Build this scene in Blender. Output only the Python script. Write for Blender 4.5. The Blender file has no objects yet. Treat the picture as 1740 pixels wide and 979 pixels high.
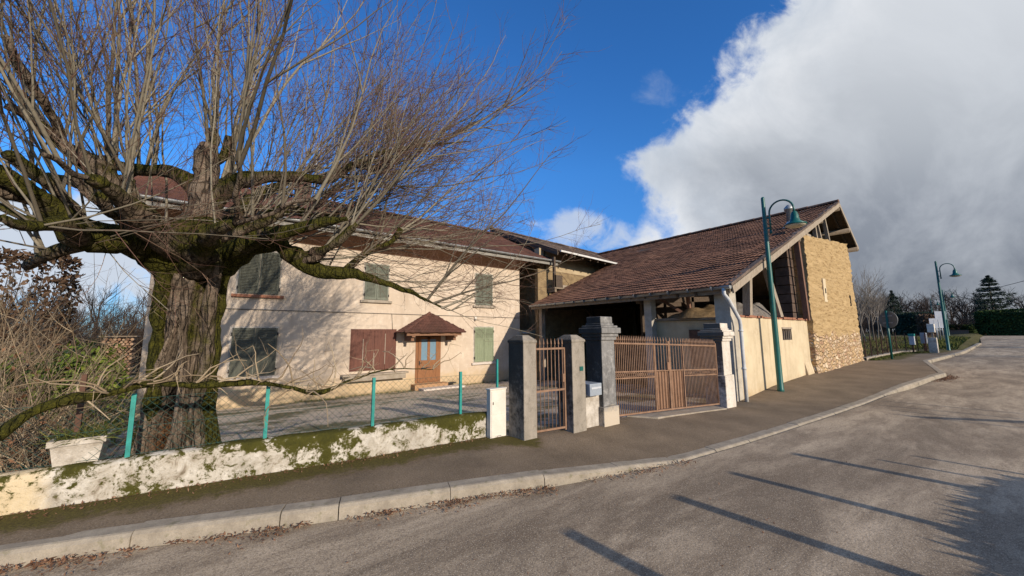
import bpy, math, random
from mathutils import Vector, Matrix, noise as mnoise
random.seed(7)
R = random.random
def U(a, b): return a + (b - a) * random.random()
scene = bpy.context.scene
col = scene.collection

# ------------------------------------------------------------------ camera
FPX, HEAD, PITCH, ROLL, CZ = 628.0, math.radians(37.5), math.radians(7.1), math.radians(0.4), 1.7
fw = Vector((math.sin(HEAD)*math.cos(PITCH), math.cos(HEAD)*math.cos(PITCH), math.sin(PITCH)))
r0 = Vector((math.cos(HEAD), -math.sin(HEAD), 0)); u0 = r0.cross(fw)
rt = r0*math.cos(ROLL) - u0*math.sin(ROLL); up = u0*math.cos(ROLL) + r0*math.sin(ROLL)
CAM = Vector((0, 0, CZ))
cd = bpy.data.cameras.new('camera'); cam = bpy.data.objects.new('camera', cd); col.objects.link(cam)
cd.sensor_width = 36; cd.lens = 36*FPX/1740; cd.clip_start = .05; cd.clip_end = 6000
m3 = Matrix((rt, up, -fw)).transposed().to_4x4(); m3.translation = CAM
cam.matrix_world = m3
scene.camera = cam
def at(x, y, Y):
    """a spot in the survey of the place: bearing and elevation read from the photo, distance Y north of the road"""
    d = fw + rt*((x-870)/FPX) + up*((489.5-y)/FPX)
    return CAM + d*(Y/d.y)

def interp(x, pts):
    if x <= pts[0][0]: return pts[0][1]
    for (a, b), (c, d) in zip(pts, pts[1:]):
        if x <= c: return b + (d-b)*(x-a)/(c-a)
    return pts[-1][1]
ZR = [(12,0),(36,.38),(64,.95),(100,1.1),(300,1.4)]
def zr(x): return interp(x, ZR)
KERB = [(-9,6.6),(-4,5.55),(-1.24,4.71),(-.63,4.52),(.85,3.97),(1.62,3.73),(3.19,3.2),(4.96,2.76),(6.64,2.56),(9.67,2.3),(13.98,1.98),(15.8,1.7),(18.19,1.49),(19.99,1.25),(26.01,2.11),(35.5,1.32),(48,.9)]
def yk(x): return interp(x, KERB)
KH = [(3.1,.118),(4.9,.014),(13.8,.014),(15.6,.12)]
def zk(x): return zr(x) + interp(x, KH)
WALL = [(-9,7.0),(-1.49,5.56),(1.38,5.14),(3.36,4.95),(3.6,4.45),(5.7,4.3),(9.5,3.95),(10.6,4.25),(24.3,4.25),(26,3.4),(31,3.3),(33,2.45),(36,2.2),(60,2.2)]
def yw(x): return interp(x, WALL)
ZW = [(-6,.13),(5,.14),(7,.12),(9.3,.0),(10.6,-.06),(11.5,-.02),(13,.10),(17,.22),(24,.32),(26,.36),(36,.52),(60,1.0)]
def zw(x): return interp(x, ZW)
def zyard(x, y):
    y0 = yw(x); t = max(0, min(1, (y-y0)/(15-y0)))
    return zw(x) + (-.6 - zw(x))*t

# ------------------------------------------------------------------ material helper
class Nodes:
    def __init__(s, name):
        s.m = bpy.data.materials.new(name); s.m.use_nodes = True
        s.nt = s.m.node_tree; s.nt.nodes.clear()
        s.geo = s.nt.nodes.new('ShaderNodeNewGeometry'); s.pos = s.geo.outputs['Position']
    def new(s, t, **kw):
        n = s.nt.nodes.new(t)
        for k, v in kw.items(): setattr(n, k, v)
        return n
    def put(s, sock, v):
        if isinstance(v, bpy.types.NodeSocket): s.nt.links.new(v, sock)
        else:
            if isinstance(v, tuple) and len(v) == 3 and sock.type == 'RGBA': v = (*v, 1)
            sock.default_value = v
    def scale(s, vec, sc):
        n = s.new('ShaderNodeVectorMath', operation='MULTIPLY'); s.put(n.inputs[0], vec); n.inputs[1].default_value = sc
        return n.outputs[0]
    def noise(s, scale, detail=4, rough=.55, vec=None, dist=0.):
        n = s.new('ShaderNodeTexNoise'); s.put(n.inputs['Vector'], vec or s.pos)
        n.inputs['Scale'].default_value = scale; n.inputs['Detail'].default_value = detail
        n.inputs['Roughness'].default_value = rough; n.inputs['Distortion'].default_value = dist
        return n.outputs['Fac']
    def voro(s, scale, vec=None, feature='F1', out='Distance'):
        n = s.new('ShaderNodeTexVoronoi', feature=feature); s.put(n.inputs['Vector'], vec or s.pos)
        n.inputs['Scale'].default_value = scale
        return n.outputs[out]
    def ramp(s, fac, stops, inter='LINEAR'):
        n = s.new('ShaderNodeValToRGB'); s.put(n.inputs[0], fac); e = n.color_ramp.elements
        n.color_ramp.interpolation = inter
        while len(e) < len(stops): e.new(.5)
        for el, (p, c) in zip(e, stops):
            el.position = p; el.color = (c, c, c, 1) if not isinstance(c, tuple) else (*c, 1)
        return n.outputs[0]
    def step(s, fac, a, b):
        n = s.new('ShaderNodeMapRange'); s.put(n.inputs[0], fac); n.inputs[1].default_value = a; n.inputs[2].default_value = b
        return n.outputs[0]
    def mix(s, f, a, b, mode='MIX'):
        n = s.new('ShaderNodeMix', data_type='RGBA', blend_type=mode)
        s.put(n.inputs[0], f); s.put(n.inputs[6], a); s.put(n.inputs[7], b)
        return n.outputs[2]
    def math(s, op, a, b=0., c=None):
        n = s.new('ShaderNodeMath', operation=op); s.put(n.inputs[0], a); s.put(n.inputs[1], b)
        if c is not None: s.put(n.inputs[2], c)
        return n.outputs[0]
    def xyz(s, vec=None):
        n = s.new('ShaderNodeSeparateXYZ'); s.put(n.inputs[0], vec or s.pos); return n.outputs
    def attr(s, name):
        return s.new('ShaderNodeAttribute', attribute_name=name).outputs['Fac']
    def out(s, color, height=None, hs=.3, hd=.01, rough=.9, metal=0., spec=.3, trans=0., normal=None):
        b = s.new('ShaderNodeBsdfPrincipled'); s.put(b.inputs['Base Color'], color); s.put(b.inputs['Roughness'], rough)
        b.inputs['Metallic'].default_value = metal; b.inputs['Specular IOR Level'].default_value = spec
        if height is not None:
            n = s.new('ShaderNodeBump'); s.put(n.inputs['Height'], height)
            n.inputs['Strength'].default_value = hs; n.inputs['Distance'].default_value = hd
            s.nt.links.new(n.outputs[0], b.inputs['Normal'])
        o = s.new('ShaderNodeOutputMaterial'); s.nt.links.new(b.outputs[0], o.inputs[0])
        return s.m

def simple(name, c, c2=None, scale=6., rough=.8, metal=0., bump=.2, hd=.006, detail=5, fine=60., spec=.3):
    n = Nodes(name); c2 = c2 or tuple(v*.7 for v in c)
    a = n.noise(scale, detail, .65); f = n.noise(fine, 3)
    col_ = n.mix(n.step(a, .35, .68), c, c2)
    col_ = n.mix(n.math('MULTIPLY', n.step(f, .3, .75), .25), col_, tuple(v*.5 for v in c2))
    return n.out(col_, n.math('ADD', a, n.math('MULTIPLY', f, .5)), bump, hd, rough, metal, spec)

def m_road():
    n = Nodes('road asphalt'); sx = n.scale(n.pos, (.3, 1., 1.)); p = n.xyz()
    big = n.noise(.8, 7, .66, sx, .6); mid = n.noise(3.2, 7, .7, sx, .4); fine = n.noise(75., 4, .8); st = n.voro(60.); grit = n.noise(24., 4, .7)
    c = n.mix(n.step(big, .40, .58), (.245, .187, .127), (.525, .41, .28))
    c = n.mix(n.math('MULTIPLY', n.step(mid, .47, .60), .6), c, (.215, .158, .105))
    c = n.mix(n.math('MULTIPLY', n.step(n.noise(1.7, 6, .7, sx), .56, .66), .5), c, (.60, .475, .33))
    c = n.mix(n.math('MULTIPLY', n.step(grit, .5, .62), .35), c, (.14, .11, .085))
    c = n.mix(n.math('MULTIPLY', n.step(fine, .5, .62), .65), c, (.09, .066, .044))
    c = n.mix(n.math('MULTIPLY', n.step(st, .28, .1), .7), c, (.78, .65, .48))
    return n.out(c, n.math('ADD', fine, st), .3, .004, .92, spec=.2)
def m_sidewalk():
    n = Nodes('sidewalk asphalt'); big = n.noise(1.3, 5, .6); fine = n.noise(60., 4, .75); st = n.voro(50.)
    c = n.mix(n.step(big, .35, .68), (.17, .125, .08), (.27, .20, .13))
    c = n.mix(n.math('MULTIPLY', n.step(fine, .45, .62), .6), c, (.06, .048, .038))
    c = n.mix(n.math('MULTIPLY', n.step(st, .28, .1), .5), c, (.42, .35, .28))
    w = n.attr('wallside')                                  # moss and leaf dirt in the corner under the wall
    e = n.math('ADD', w, n.math('MULTIPLY', n.math('SUBTRACT', n.noise(2.2, 6, .7), .5), .75))
    dirt = n.step(e, .42, .8); moss = n.step(n.math('ADD', e, n.math('MULTIPLY', n.math('SUBTRACT', n.noise(9., 5), .5), .5)), .48, .66)
    c = n.mix(dirt, c, (.10, .06, .03)); c = n.mix(n.math('MULTIPLY', moss, .85), c, n.mix(n.step(fine, .4, .6), (.115, .098, .018), (.05, .042, .012)))
    return n.out(c, n.math('ADD', n.math('ADD', fine, st), n.math('MULTIPLY', moss, 1.5)), .35, .005, .95, spec=.2)
def m_kerb():
    n = Nodes('kerb concrete'); a = n.noise(5., 6, .7); f = n.noise(90., 3)
    c = n.mix(n.step(a, .35, .65), (.39, .33, .25), (.24, .20, .15)); c = n.mix(n.math('MULTIPLY', n.step(f, .45, .7), .4), c, (.2, .17, .13))
    c = n.mix(n.math('MULTIPLY', n.step(n.noise(14., 5), .58, .7), .5), c, (.13, .12, .05))
    return n.out(c, n.math('ADD', a, f), .35, .008, .92)
def m_plaster():
    n = Nodes('peach plaster'); z = n.xyz()[2]; a = n.noise(.9, 6, .65); b = n.noise(4., 6, .7); f = n.noise(70., 3)
    c = n.mix(n.step(a, .3, .7), (.615, .50, .385), (.48, .385, .29))
    c = n.mix(n.math('MULTIPLY', n.step(b, .52, .68), .5), c, (.74, .64, .52))
    c = n.mix(n.math('MULTIPLY', n.step(n.noise(2.3, 7, .75, None, .8), .56, .70), .45), c, (.44, .35, .26))
    st = n.noise(1.6, 5, .6, n.scale(n.pos, (3., 3., .35)))
    c = n.mix(n.math('MULTIPLY', n.step(st, .52, .72), .5), c, (.42, .32, .23))
    low = n.math('ADD', z, n.math('MULTIPLY', n.noise(1.4, 6, .7), 1.3))
    c = n.mix(n.math('MULTIPLY', n.step(low, .85, .45), .75), c, (.50, .36, .20))
    c = n.mix(n.math('MULTIPLY', n.step(low, .25, .05), .7), c, (.22, .17, .10))
    return n.out(c, n.math('ADD', b, n.math('MULTIPLY', f, .6)), .3, .012, .95, spec=.15)
def m_barnplaster():
    n = Nodes('ochre barn render'); z = n.xyz()[2]; a = n.noise(.8, 6, .65); b = n.noise(5., 6, .7); f = n.noise(60., 3)
    c = n.mix(n.step(a, .3, .7), (.645, .53, .355), (.48, .385, .25))
    c = n.mix(n.math('MULTIPLY', n.step(b, .55, .75), .5), c, (.66, .55, .40))
    st = n.noise(1.5, 5, .6, n.scale(n.pos, (2.5, 2.5, .3))); c = n.mix(n.math('MULTIPLY', n.step(st, .52, .7), .5), c, (.33, .24, .15))
    c = n.mix(n.math('MULTIPLY', n.step(n.noise(2.6, 7, .75, None, .8), .55, .68), .5), c, (.40, .30, .19))
    low = n.math('ADD', z, n.math('MULTIPLY', n.noise(1.8, 6, .7), .9))
    c = n.mix(n.math('MULTIPLY', n.step(low, .75, .4), .6), c, (.40, .28, .15))
    return n.out(c, n.math('ADD', b, n.math('MULTIPLY', f, .6)), .4, .015, .95, spec=.15)
def m_pise():
    n = Nodes('rammed earth'); lay = n.noise(2.2, 6, .7, n.scale(n.pos, (.6, .6, 5.)), .4); b = n.noise(8., 6, .75); f = n.noise(60., 3)
    c = n.mix(n.step(lay, .3, .7), (.54, .38, .195), (.34, .23, .11)); c = n.mix(n.math('MULTIPLY', n.step(b, .5, .75), .5), c, (.62, .46, .25))
    ho = n.noise(3.5, 6, .7, n.scale(n.pos, (.8, .8, 4.))); c = n.mix(n.math('MULTIPLY', n.step(ho, .55, .63), .8), c, (.2, .12, .05))
    return n.out(c, n.math('ADD', n.math('MULTIPLY', lay, 1.6), n.math('ADD', b, n.math('MULTIPLY', f, .3))), .8, .05, .97, spec=.1)
def m_cobble():
    n = Nodes('cobble footing'); v2 = n.scale(n.pos, (1., 1., 1.7)); d = n.voro(4.3, v2); cid = n.voro(4.3, v2, out='Color'); ed = n.voro(4.3, v2, 'DISTANCE_TO_EDGE')
    cc = n.xyz(cid)[0]; c = n.ramp(cc, [(0., (.58, .40, .22)), (.35, (.42, .28, .16)), (.6, (.68, .54, .38)), (.8, (.36, .2, .12)), (1., (.6, .46, .3))])
    c = n.mix(n.step(ed, .07, .02), c, (.5, .35, .18)); c = n.mix(n.math('MULTIPLY', n.step(n.noise(20., 5), .5, .7), .4), c, (.25, .16, .08))
    return n.out(c, n.step(ed, .0, .2), 1., .06, .95, spec=.15)
def m_tiles(name, stops, lich=.25):
    n = Nodes(name); a = n.attr('rnd'); c = n.ramp(a, stops); z = n.noise(1.1, 6, .65); f = n.noise(30., 5, .7)
    c = n.mix(n.math('MULTIPLY', n.step(z, .42, .66), .55), c, (.045, .028, .02))
    c = n.mix(n.math('MULTIPLY', n.step(f, .5, .72), .4), c, (.035, .022, .016))
    c = n.mix(n.math('MULTIPLY', n.step(n.noise(7., 6, .75), .64, .72), lich), c, (.4, .34, .2))
    return n.out(c, f, .4, .01, .88, spec=.25)
def m_wood(name, c1, c2, sc=(8., 8., 1.2), s=3., rough=.85):
    n = Nodes(name); g = n.noise(s, 6, .65, n.scale(n.pos, sc)); f = n.noise(s*4, 4, .6, n.scale(n.pos, sc))
    c = n.mix(n.step(g, .3, .7), c1, c2); c = n.mix(n.math('MULTIPLY', n.step(f, .5, .75), .5), c, tuple(v*.4 for v in c2))
    return n.out(c, n.math('ADD', g, f), .4, .008, rough)
def m_wallmoss():
    n = Nodes('mossy whitewashed render'); a = n.noise(1.7, 6, .65); b = n.noise(7., 7, .72, None, .6); f = n.noise(60., 3); z = n.xyz()[2]
    c = n.mix(n.step(b, .36, .58), (.58, .53, .45), (.37, .32, .25)); c = n.mix(n.step(b, .56, .66), c, (.20, .155, .11))
    c = n.mix(n.math('MULTIPLY', n.step(n.noise(26., 5, .7), .56, .66), .6), c, (.17, .14, .10))
    c = n.mix(n.math('MULTIPLY', n.step(n.noise(1.6, 7, .72, n.scale(n.pos, (1., 1., .5))), .47, .64), .6), c, (.30, .265, .21))
    x = n.xyz()[0]; c = n.mix(n.math('MULTIPLY', n.step(n.math('ADD', x, n.math('MULTIPLY', a, .5)), -.95, -1.1), .75), c, (.62, .48, .28))
    mz = n.attr('topness')
    m = n.math('ADD', n.math('ADD', n.math('MULTIPLY', a, 1.1), n.math('MULTIPLY', b, .7)), n.math('MULTIPLY', mz, .14))
    m = n.math('ADD', m, n.ramp(n.math('MULTIPLY', n.math('ADD', x, 2.), .18), [(.0, -.4), (.24, -.25), (.30, .02), (.38, -.12), (.44, .03), (.75, .06), (.98, .0)]) if False else n.math('MULTIPLY', n.step(x, -1.2, 1.0), .1))
    m = n.math('ADD', m, n.math('MULTIPLY', n.math('SUBTRACT', n.noise(24., 5, .75), .5), .55))
    c = n.mix(n.step(m, .95, 1.03), c, (.07, .065, .014)); c = n.mix(n.math('MULTIPLY', n.step(m, 1.1, 1.3), .6), c, (.03, .03, .01))
    return n.out(c, n.math('ADD', n.math('MULTIPLY', b, 1.2), n.math('ADD', n.math('MULTIPLY', f, .4), n.step(m, 1.05, 1.25))), .6, .02, .96, spec=.1)
def m_pillar(name, c1, c2, c3, foot=None):
    n = Nodes(name); a = n.noise(1.8, 6, .7, n.scale(n.pos, (2.2, 2.2, .6))); b = n.noise(9., 6, .75); f = n.noise(90., 3); st = n.voro(60.)
    c = n.mix(n.step(a, .35, .65), c1, c2); c = n.mix(n.math('MULTIPLY', n.step(b, .5, .7), .7), c, c3)
    c = n.mix(n.math('MULTIPLY', n.step(st, .3, .12), .3), c, tuple(min(1, v*1.6) for v in c1))
    if foot:
        z = n.math('ADD', n.xyz()[2], n.math('MULTIPLY', b, .3)); c = n.mix(n.step(z, .62, .5), c, foot)
    fx = n.xyz(n.geo.outputs['Normal'])[0]                  # black staining plus shade painted on the faces turned from the sun
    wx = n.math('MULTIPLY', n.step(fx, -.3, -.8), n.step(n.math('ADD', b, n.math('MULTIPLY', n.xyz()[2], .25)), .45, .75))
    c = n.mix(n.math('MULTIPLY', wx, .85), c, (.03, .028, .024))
    return n.out(c, n.math('ADD', b, f), .5, .012, .95, spec=.15)
def m_bark():
    n = Nodes('lime bark with moss'); v = n.scale(n.pos, (9., 9., 1.6)); a = n.noise(2., 7, .7, v, .5); b = n.noise(3., 5, .6); f = n.noise(50., 4)
    c = n.mix(n.step(a, .35, .6), (.26, .195, .14), (.075, .055, .04)); c = n.mix(n.math('MULTIPLY', n.step(b, .45, .7), .5), c, (.33, .26, .2))
    ck = n.voro(4.2, n.scale(n.noise(2.5, 3, .6) if False else n.pos, (3.6, 3.6, .5)), 'DISTANCE_TO_EDGE'); ckd = n.step(n.math('ADD', ck, n.math('MULTIPLY', n.math('SUBTRACT', n.noise(6., 5, .7), .5), .45)), .10, .0)
    c = n.mix(n.math('MULTIPLY', ckd, .65), c, (.03, .022, .016))
    w = n.attr('wood'); c = n.mix(w, c, n.mix(n.step(a, .3, .7), (.36, .28, .205), (.17, .125, .09)))
    r = n.attr('rot'); c = n.mix(r, c, n.mix(n.step(n.math('ADD', n.xyz()[2], n.math('MULTIPLY', f, .6)), .85, 1.15), n.mix(n.step(f, .4, .6), (.03, .018, .012), (.16, .075, .03)), (.008, .006, .005)))  # brown rot low down; the hollow's deep shade painted near-black above
    nz = n.xyz(n.geo.outputs['Normal']); mo = n.attr('moss')
    mm = n.math('ADD', n.math('ADD', n.math('MULTIPLY', mo, .75), n.math('MULTIPLY', n.noise(2.6, 7, .7), .9)), n.math('MULTIPLY', nz[2], .12))
    c = n.mix(n.step(mm, .66, .84), c, n.mix(n.step(n.math('ADD', n.math('MULTIPLY', f, .6), n.math('MULTIPLY', n.noise(14., 4, .7), .5)), .42, .68), (.095, .088, .014), (.022, .022, .008)))
    return n.out(c, n.math('SUBTRACT', n.math('ADD', a, n.math('MULTIPLY', f, .45)), n.math('MULTIPLY', ckd, .7)), 1., .06, .97, spec=.1)
def m_rnd(name, stops, rough=.9, fine=40.):
    n = Nodes(name); c = n.ramp(n.attr('rnd'), stops); f = n.noise(fine, 3)
    return n.out(n.mix(n.math('MULTIPLY', n.step(f, .4, .7), .3), c, tuple(v*.5 for v in stops[0][1])), None, rough=rough, spec=.15)
def m_ground():
    n = Nodes('grass and leaf litter'); a = n.noise(.5, 6, .7); b = n.noise(6., 6, .7); f = n.noise(60., 4)
    c = n.mix(n.step(a, .35, .65), (.085, .085, .03), (.12, .10, .045)); c = n.mix(n.step(b, .5, .7), c, (.05, .055, .018))
    c = n.mix(n.math('MULTIPLY', n.step(f, .5, .7), .6), c, (.13, .085, .045))
    return n.out(c, n.math('ADD', b, f), .8, .04, .97, spec=.1)
def m_yard():
    n = Nodes('gravel yard'); a = n.noise(.7, 6, .65, n.scale(n.pos, (.5, 1., 1.))); st = n.voro(38.); f = n.noise(45., 4)
    c = n.mix(n.step(st, .15, .6), (.74, .60, .44), (.42, .335, .24)); c = n.mix(n.math('MULTIPLY', n.step(f, .45, .7), .6), c, (.70, .61, .50))
    c = n.mix(n.math('MULTIPLY', n.step(n.math('ADD', a, n.math('MULTIPLY', n.noise(5., 5), .35)), .66, .78), .85), c, (.085, .08, .025))
    return n.out(c, n.math('ADD', st, f), .35, .012, .96, spec=.1)

MT = {}
MT['road'] = m_road(); MT['sidewalk'] = m_sidewalk(); MT['kerb'] = m_kerb(); MT['plaster'] = m_plaster(); MT['barnplaster'] = m_barnplaster()
MT['pise'] = m_pise(); MT['cobble'] = m_cobble(); MT['bark'] = m_bark(); MT['ground'] = m_ground(); MT['yard'] = m_yard(); MT['wallmoss'] = m_wallmoss()
MT['tile_barn'] = m_tiles('barn tiles', [(0., (.115, .056, .036)), (.4, (.16, .078, .048)), (.75, (.205, .10, .06)), (1., (.27, .14, .085))])
MT['tile_house'] = m_tiles('house tiles', [(0., (.095, .043, .032)), (.5, (.135, .06, .043)), (1., (.185, .085, .06))], .1)
MT['tile_wing'] = m_tiles('old grey tiles', [(0., (.07, .05, .04)), (.5, (.12, .085, .065)), (1., (.19, .14, .11))], .4)
MT['oldwood'] = m_wood('weathered wood', (.42, .35, .27), (.22, .17, .12))
MT['oldwoodY'] = m_wood('weathered beam', (.30, .23, .16), (.15, .11, .075), (8., 1.2, 8.))
MT['darkwood'] = m_wood('dark timber', (.12, .085, .058), (.055, .038, .026), (5., 1., 5.))
MT['soffit'] = m_wood('brown soffit boards', (.27, .145, .085), (.19, .10, .06), (9., .6, .6), 2.)
MT['redwood'] = m_wood('reddish post', (.26, .14, .095), (.14, .075, .05))
MT['greyboard'] = m_wood('grey fascia', (.31, .29, .25), (.2, .185, .16), (1., 8., 8.))
MT['doorwood'] = m_wood('orange door wood', (.30, .13, .05), (.19, .08, .032), (9., 9., 1.), 3., .6)
MT['brownpaint'] = m_wood('maroon shutter boards', (.165, .065, .042), (.10, .04, .028), (9., 9., .8), 3., .7)
MT['greenpaint'] = m_wood('faded green paint', (.28, .31, .20), (.19, .22, .13), (9., 9., 1.), 3., .75)
MT['greygreen'] = m_wood('grey green louvre paint', (.21, .22, .17), (.13, .14, .105), (9., 9., 1.), 3., .8)
MT['shadedgreen'] = m_wood('shaded grey green paint', (.12, .12, .09), (.075, .078, .06), (9., 9., 1.), 3., .8)  # shadow on the left-hand shutters mixed into their grey green paint
MT['zinc'] = simple('zinc', (.42, .43, .42), (.28, .28, .27), 5., .5, .6, .1)
MT['whitepipe'] = simple('pale grey pipe', (.60, .59, .56), (.46, .45, .43), 4., .45, 0., .08)
MT['whitegutter'] = simple('whitish gutter', (.72, .70, .66), (.52, .5, .46), 4., .6, 0., .1)
MT['stone'] = simple('worn stone', (.40, .34, .27), (.27, .22, .16), 5., .9, 0., .5, .02)
MT['concrete_post'] = simple('post concrete', (.50, .45, .37), (.35, .31, .25), 4., .9, 0., .4, .01)
MT['pillar'] = m_pillar('grey roughcast pillar', (.34, .295, .24), (.23, .20, .16), (.15, .13, .10))
MT['darkpillar'] = m_pillar('sooty stone pillar', (.25, .24, .225), (.12, .115, .11), (.42, .40, .375), (.5, .42, .32))
MT['whitepillar'] = m_pillar('pale flaking pillar', (.66, .60, .52), (.5, .44, .36), (.36, .29, .22))
MT['whitebox'] = simple('cream plastic', (.78, .72, .62), (.66, .59, .49), 4., .55, 0., .06)
MT['mailgrey'] = simple('grey enamel', (.38, .42, .46), (.30, .33, .37), 3., .4, .2, .04)
MT['rust'] = simple('faded rust primer', (.31, .185, .115), (.19, .108, .066), 7., .8, 0., .2, .003, 5, 40.)
MT['rustdark'] = simple('rusty sheet', (.30, .17, .105), (.2, .11, .065), 5., .85, 0., .2)
MT['rustpost'] = simple('brown rust', (.14, .07, .045), (.08, .045, .03), 8., .9, 0., .3)
MT['lampgreen'] = simple('dark green lamp paint', (.012, .12, .095), (.008, .085, .07), 5., .38, 0., .05, .002, spec=.5)
MT['fencegreen'] = simple('turquoise green paint', (.03, .30, .26), (.02, .2, .17), 9., .5, 0., .1)
MT['wire'] = simple('green wire', (.035, .10, .08), (.02, .06, .05), 9., .6)
MT['lampglass'] = simple('milky lamp glass', (.62, .55, .42), (.5, .44, .33), 3., .35)
MT['glass'] = simple('curtained blue panes', (.20, .30, .38), (.15, .24, .31), 2., .12, 0., .0, spec=.6)
MT['black'] = simple('black iron', (.02, .02, .02), (.035, .025, .02), 5., .6)
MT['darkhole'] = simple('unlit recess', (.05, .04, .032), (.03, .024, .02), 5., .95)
MT['mud'] = simple('mud wall', (.34, .24, .125), (.19, .13, .07), 3., .97, 0., 1., .05, 7, 25.)
MT['wingwall'] = simple('patchy cream render', (.52, .41, .26), (.36, .27, .16), 1.2, .95, 0., .5, .02, 7)
MT['sootbrick'] = simple('sooty brick', (.13, .07, .05), (.07, .045, .035), 9., .95, 0., .4)
MT['stackstone'] = simple('dark stacked blocks', (.15, .10, .075), (.07, .048, .036), 4., .95, 0., .6, .02)
MT['brick'] = simple('brick coping', (.36, .16, .09), (.25, .11, .07), 8., .95, 0., .4)
MT['hay'] = simple('old hay', (.33, .22, .11), (.17, .11, .055), 5., .97, 0., 1., .06, 7, 45.)
MT['greyheap'] = simple('grey rubble and dust', (.25, .22, .19), (.14, .12, .10), 5., .97, 0., 1., .06, 7, 30.)
MT['moss'] = simple('moss', (.075, .085, .012), (.035, .045, .008), 9., .98, 0., 1., .03, 7, 60.)
MT['mossbranch'] = simple('mossy bark', (.24, .19, .13), (.11, .10, .02), 6., .97, 0., .9, .03, 7, 50.)
MT['shoot'] = m_rnd('olive grey shoots', [(0., (.105, .085, .06)), (.5, (.175, .15, .108)), (1., (.27, .235, .175))])
MT['twig'] = m_rnd('reddish twigs', [(0., (.10, .052, .04)), (.5, (.16, .09, .065)), (1., (.25, .17, .11))])
MT['bramble'] = m_rnd('dry bramble stems', [(0., (.15, .105, .065)), (.5, (.27, .20, .125)), (1., (.42, .33, .22))])
MT['woodmass'] = m_rnd('winter wood', [(0., (.03, .021, .017)), (.5, (.052, .036, .028)), (1., (.085, .063, .047))])
MT['paletwig'] = m_rnd('pale saplings', [(0., (.09, .075, .06)), (.5, (.14, .12, .10)), (1., (.22, .19, .16))])
MT['laurel'] = m_rnd('glossy laurel leaves', [(0., (.05, .08, .012)), (.5, (.10, .135, .02)), (1., (.2, .24, .04))], .45)
MT['hedge'] = m_rnd('clipped hedge leaves', [(0., (.022, .04, .012)), (.5, (.04, .065, .016)), (1., (.075, .095, .022))])
MT['conifer'] = m_rnd('conifer needles', [(0., (.018, .03, .02)), (.5, (.032, .05, .03)), (1., (.06, .08, .05))])
MT['beech'] = m_rnd('brown beech leaves', [(0., (.06, .035, .022)), (.5, (.11, .065, .04)), (1., (.17, .11, .07))])
MT['deadleaf'] = m_rnd('fallen leaves', [(0., (.11, .055, .03)), (.5, (.20, .10, .055)), (1., (.34, .2, .12))])
MT['grass'] = m_rnd('grass blades', [(0., (.05, .065, .014)), (.5, (.09, .105, .022)), (1., (.17, .16, .05))])
MT['firewood'] = m_rnd('split logs', [(0., (.16, .09, .055)), (.5, (.26, .15, .09)), (1., (.4, .27, .17))])
MT['signback'] = simple('grey sign back', (.24, .25, .26), (.19, .2, .2), 4., .5, .3, .03)
MT['signwhite'] = simple('off white panel', (.55, .56, .58), (.45, .46, .48), 3., .5)
MT['steptile'] = simple('terracotta step', (.46, .27, .14), (.36, .2, .1), 6., .8)
MT['whitestep'] = simple('white speckled step', (.70, .62, .54), (.5, .42, .36), 30., .85, 0., .2)
MT['cable'] = simple('grey cable', (.13, .12, .11), (.1, .09, .08), 4., .7)
MT['limewhite'] = simple('whitewashed rubble', (.62, .56, .48), (.33, .28, .22), 6., .95, 0., .7, .02, 7)

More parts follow.
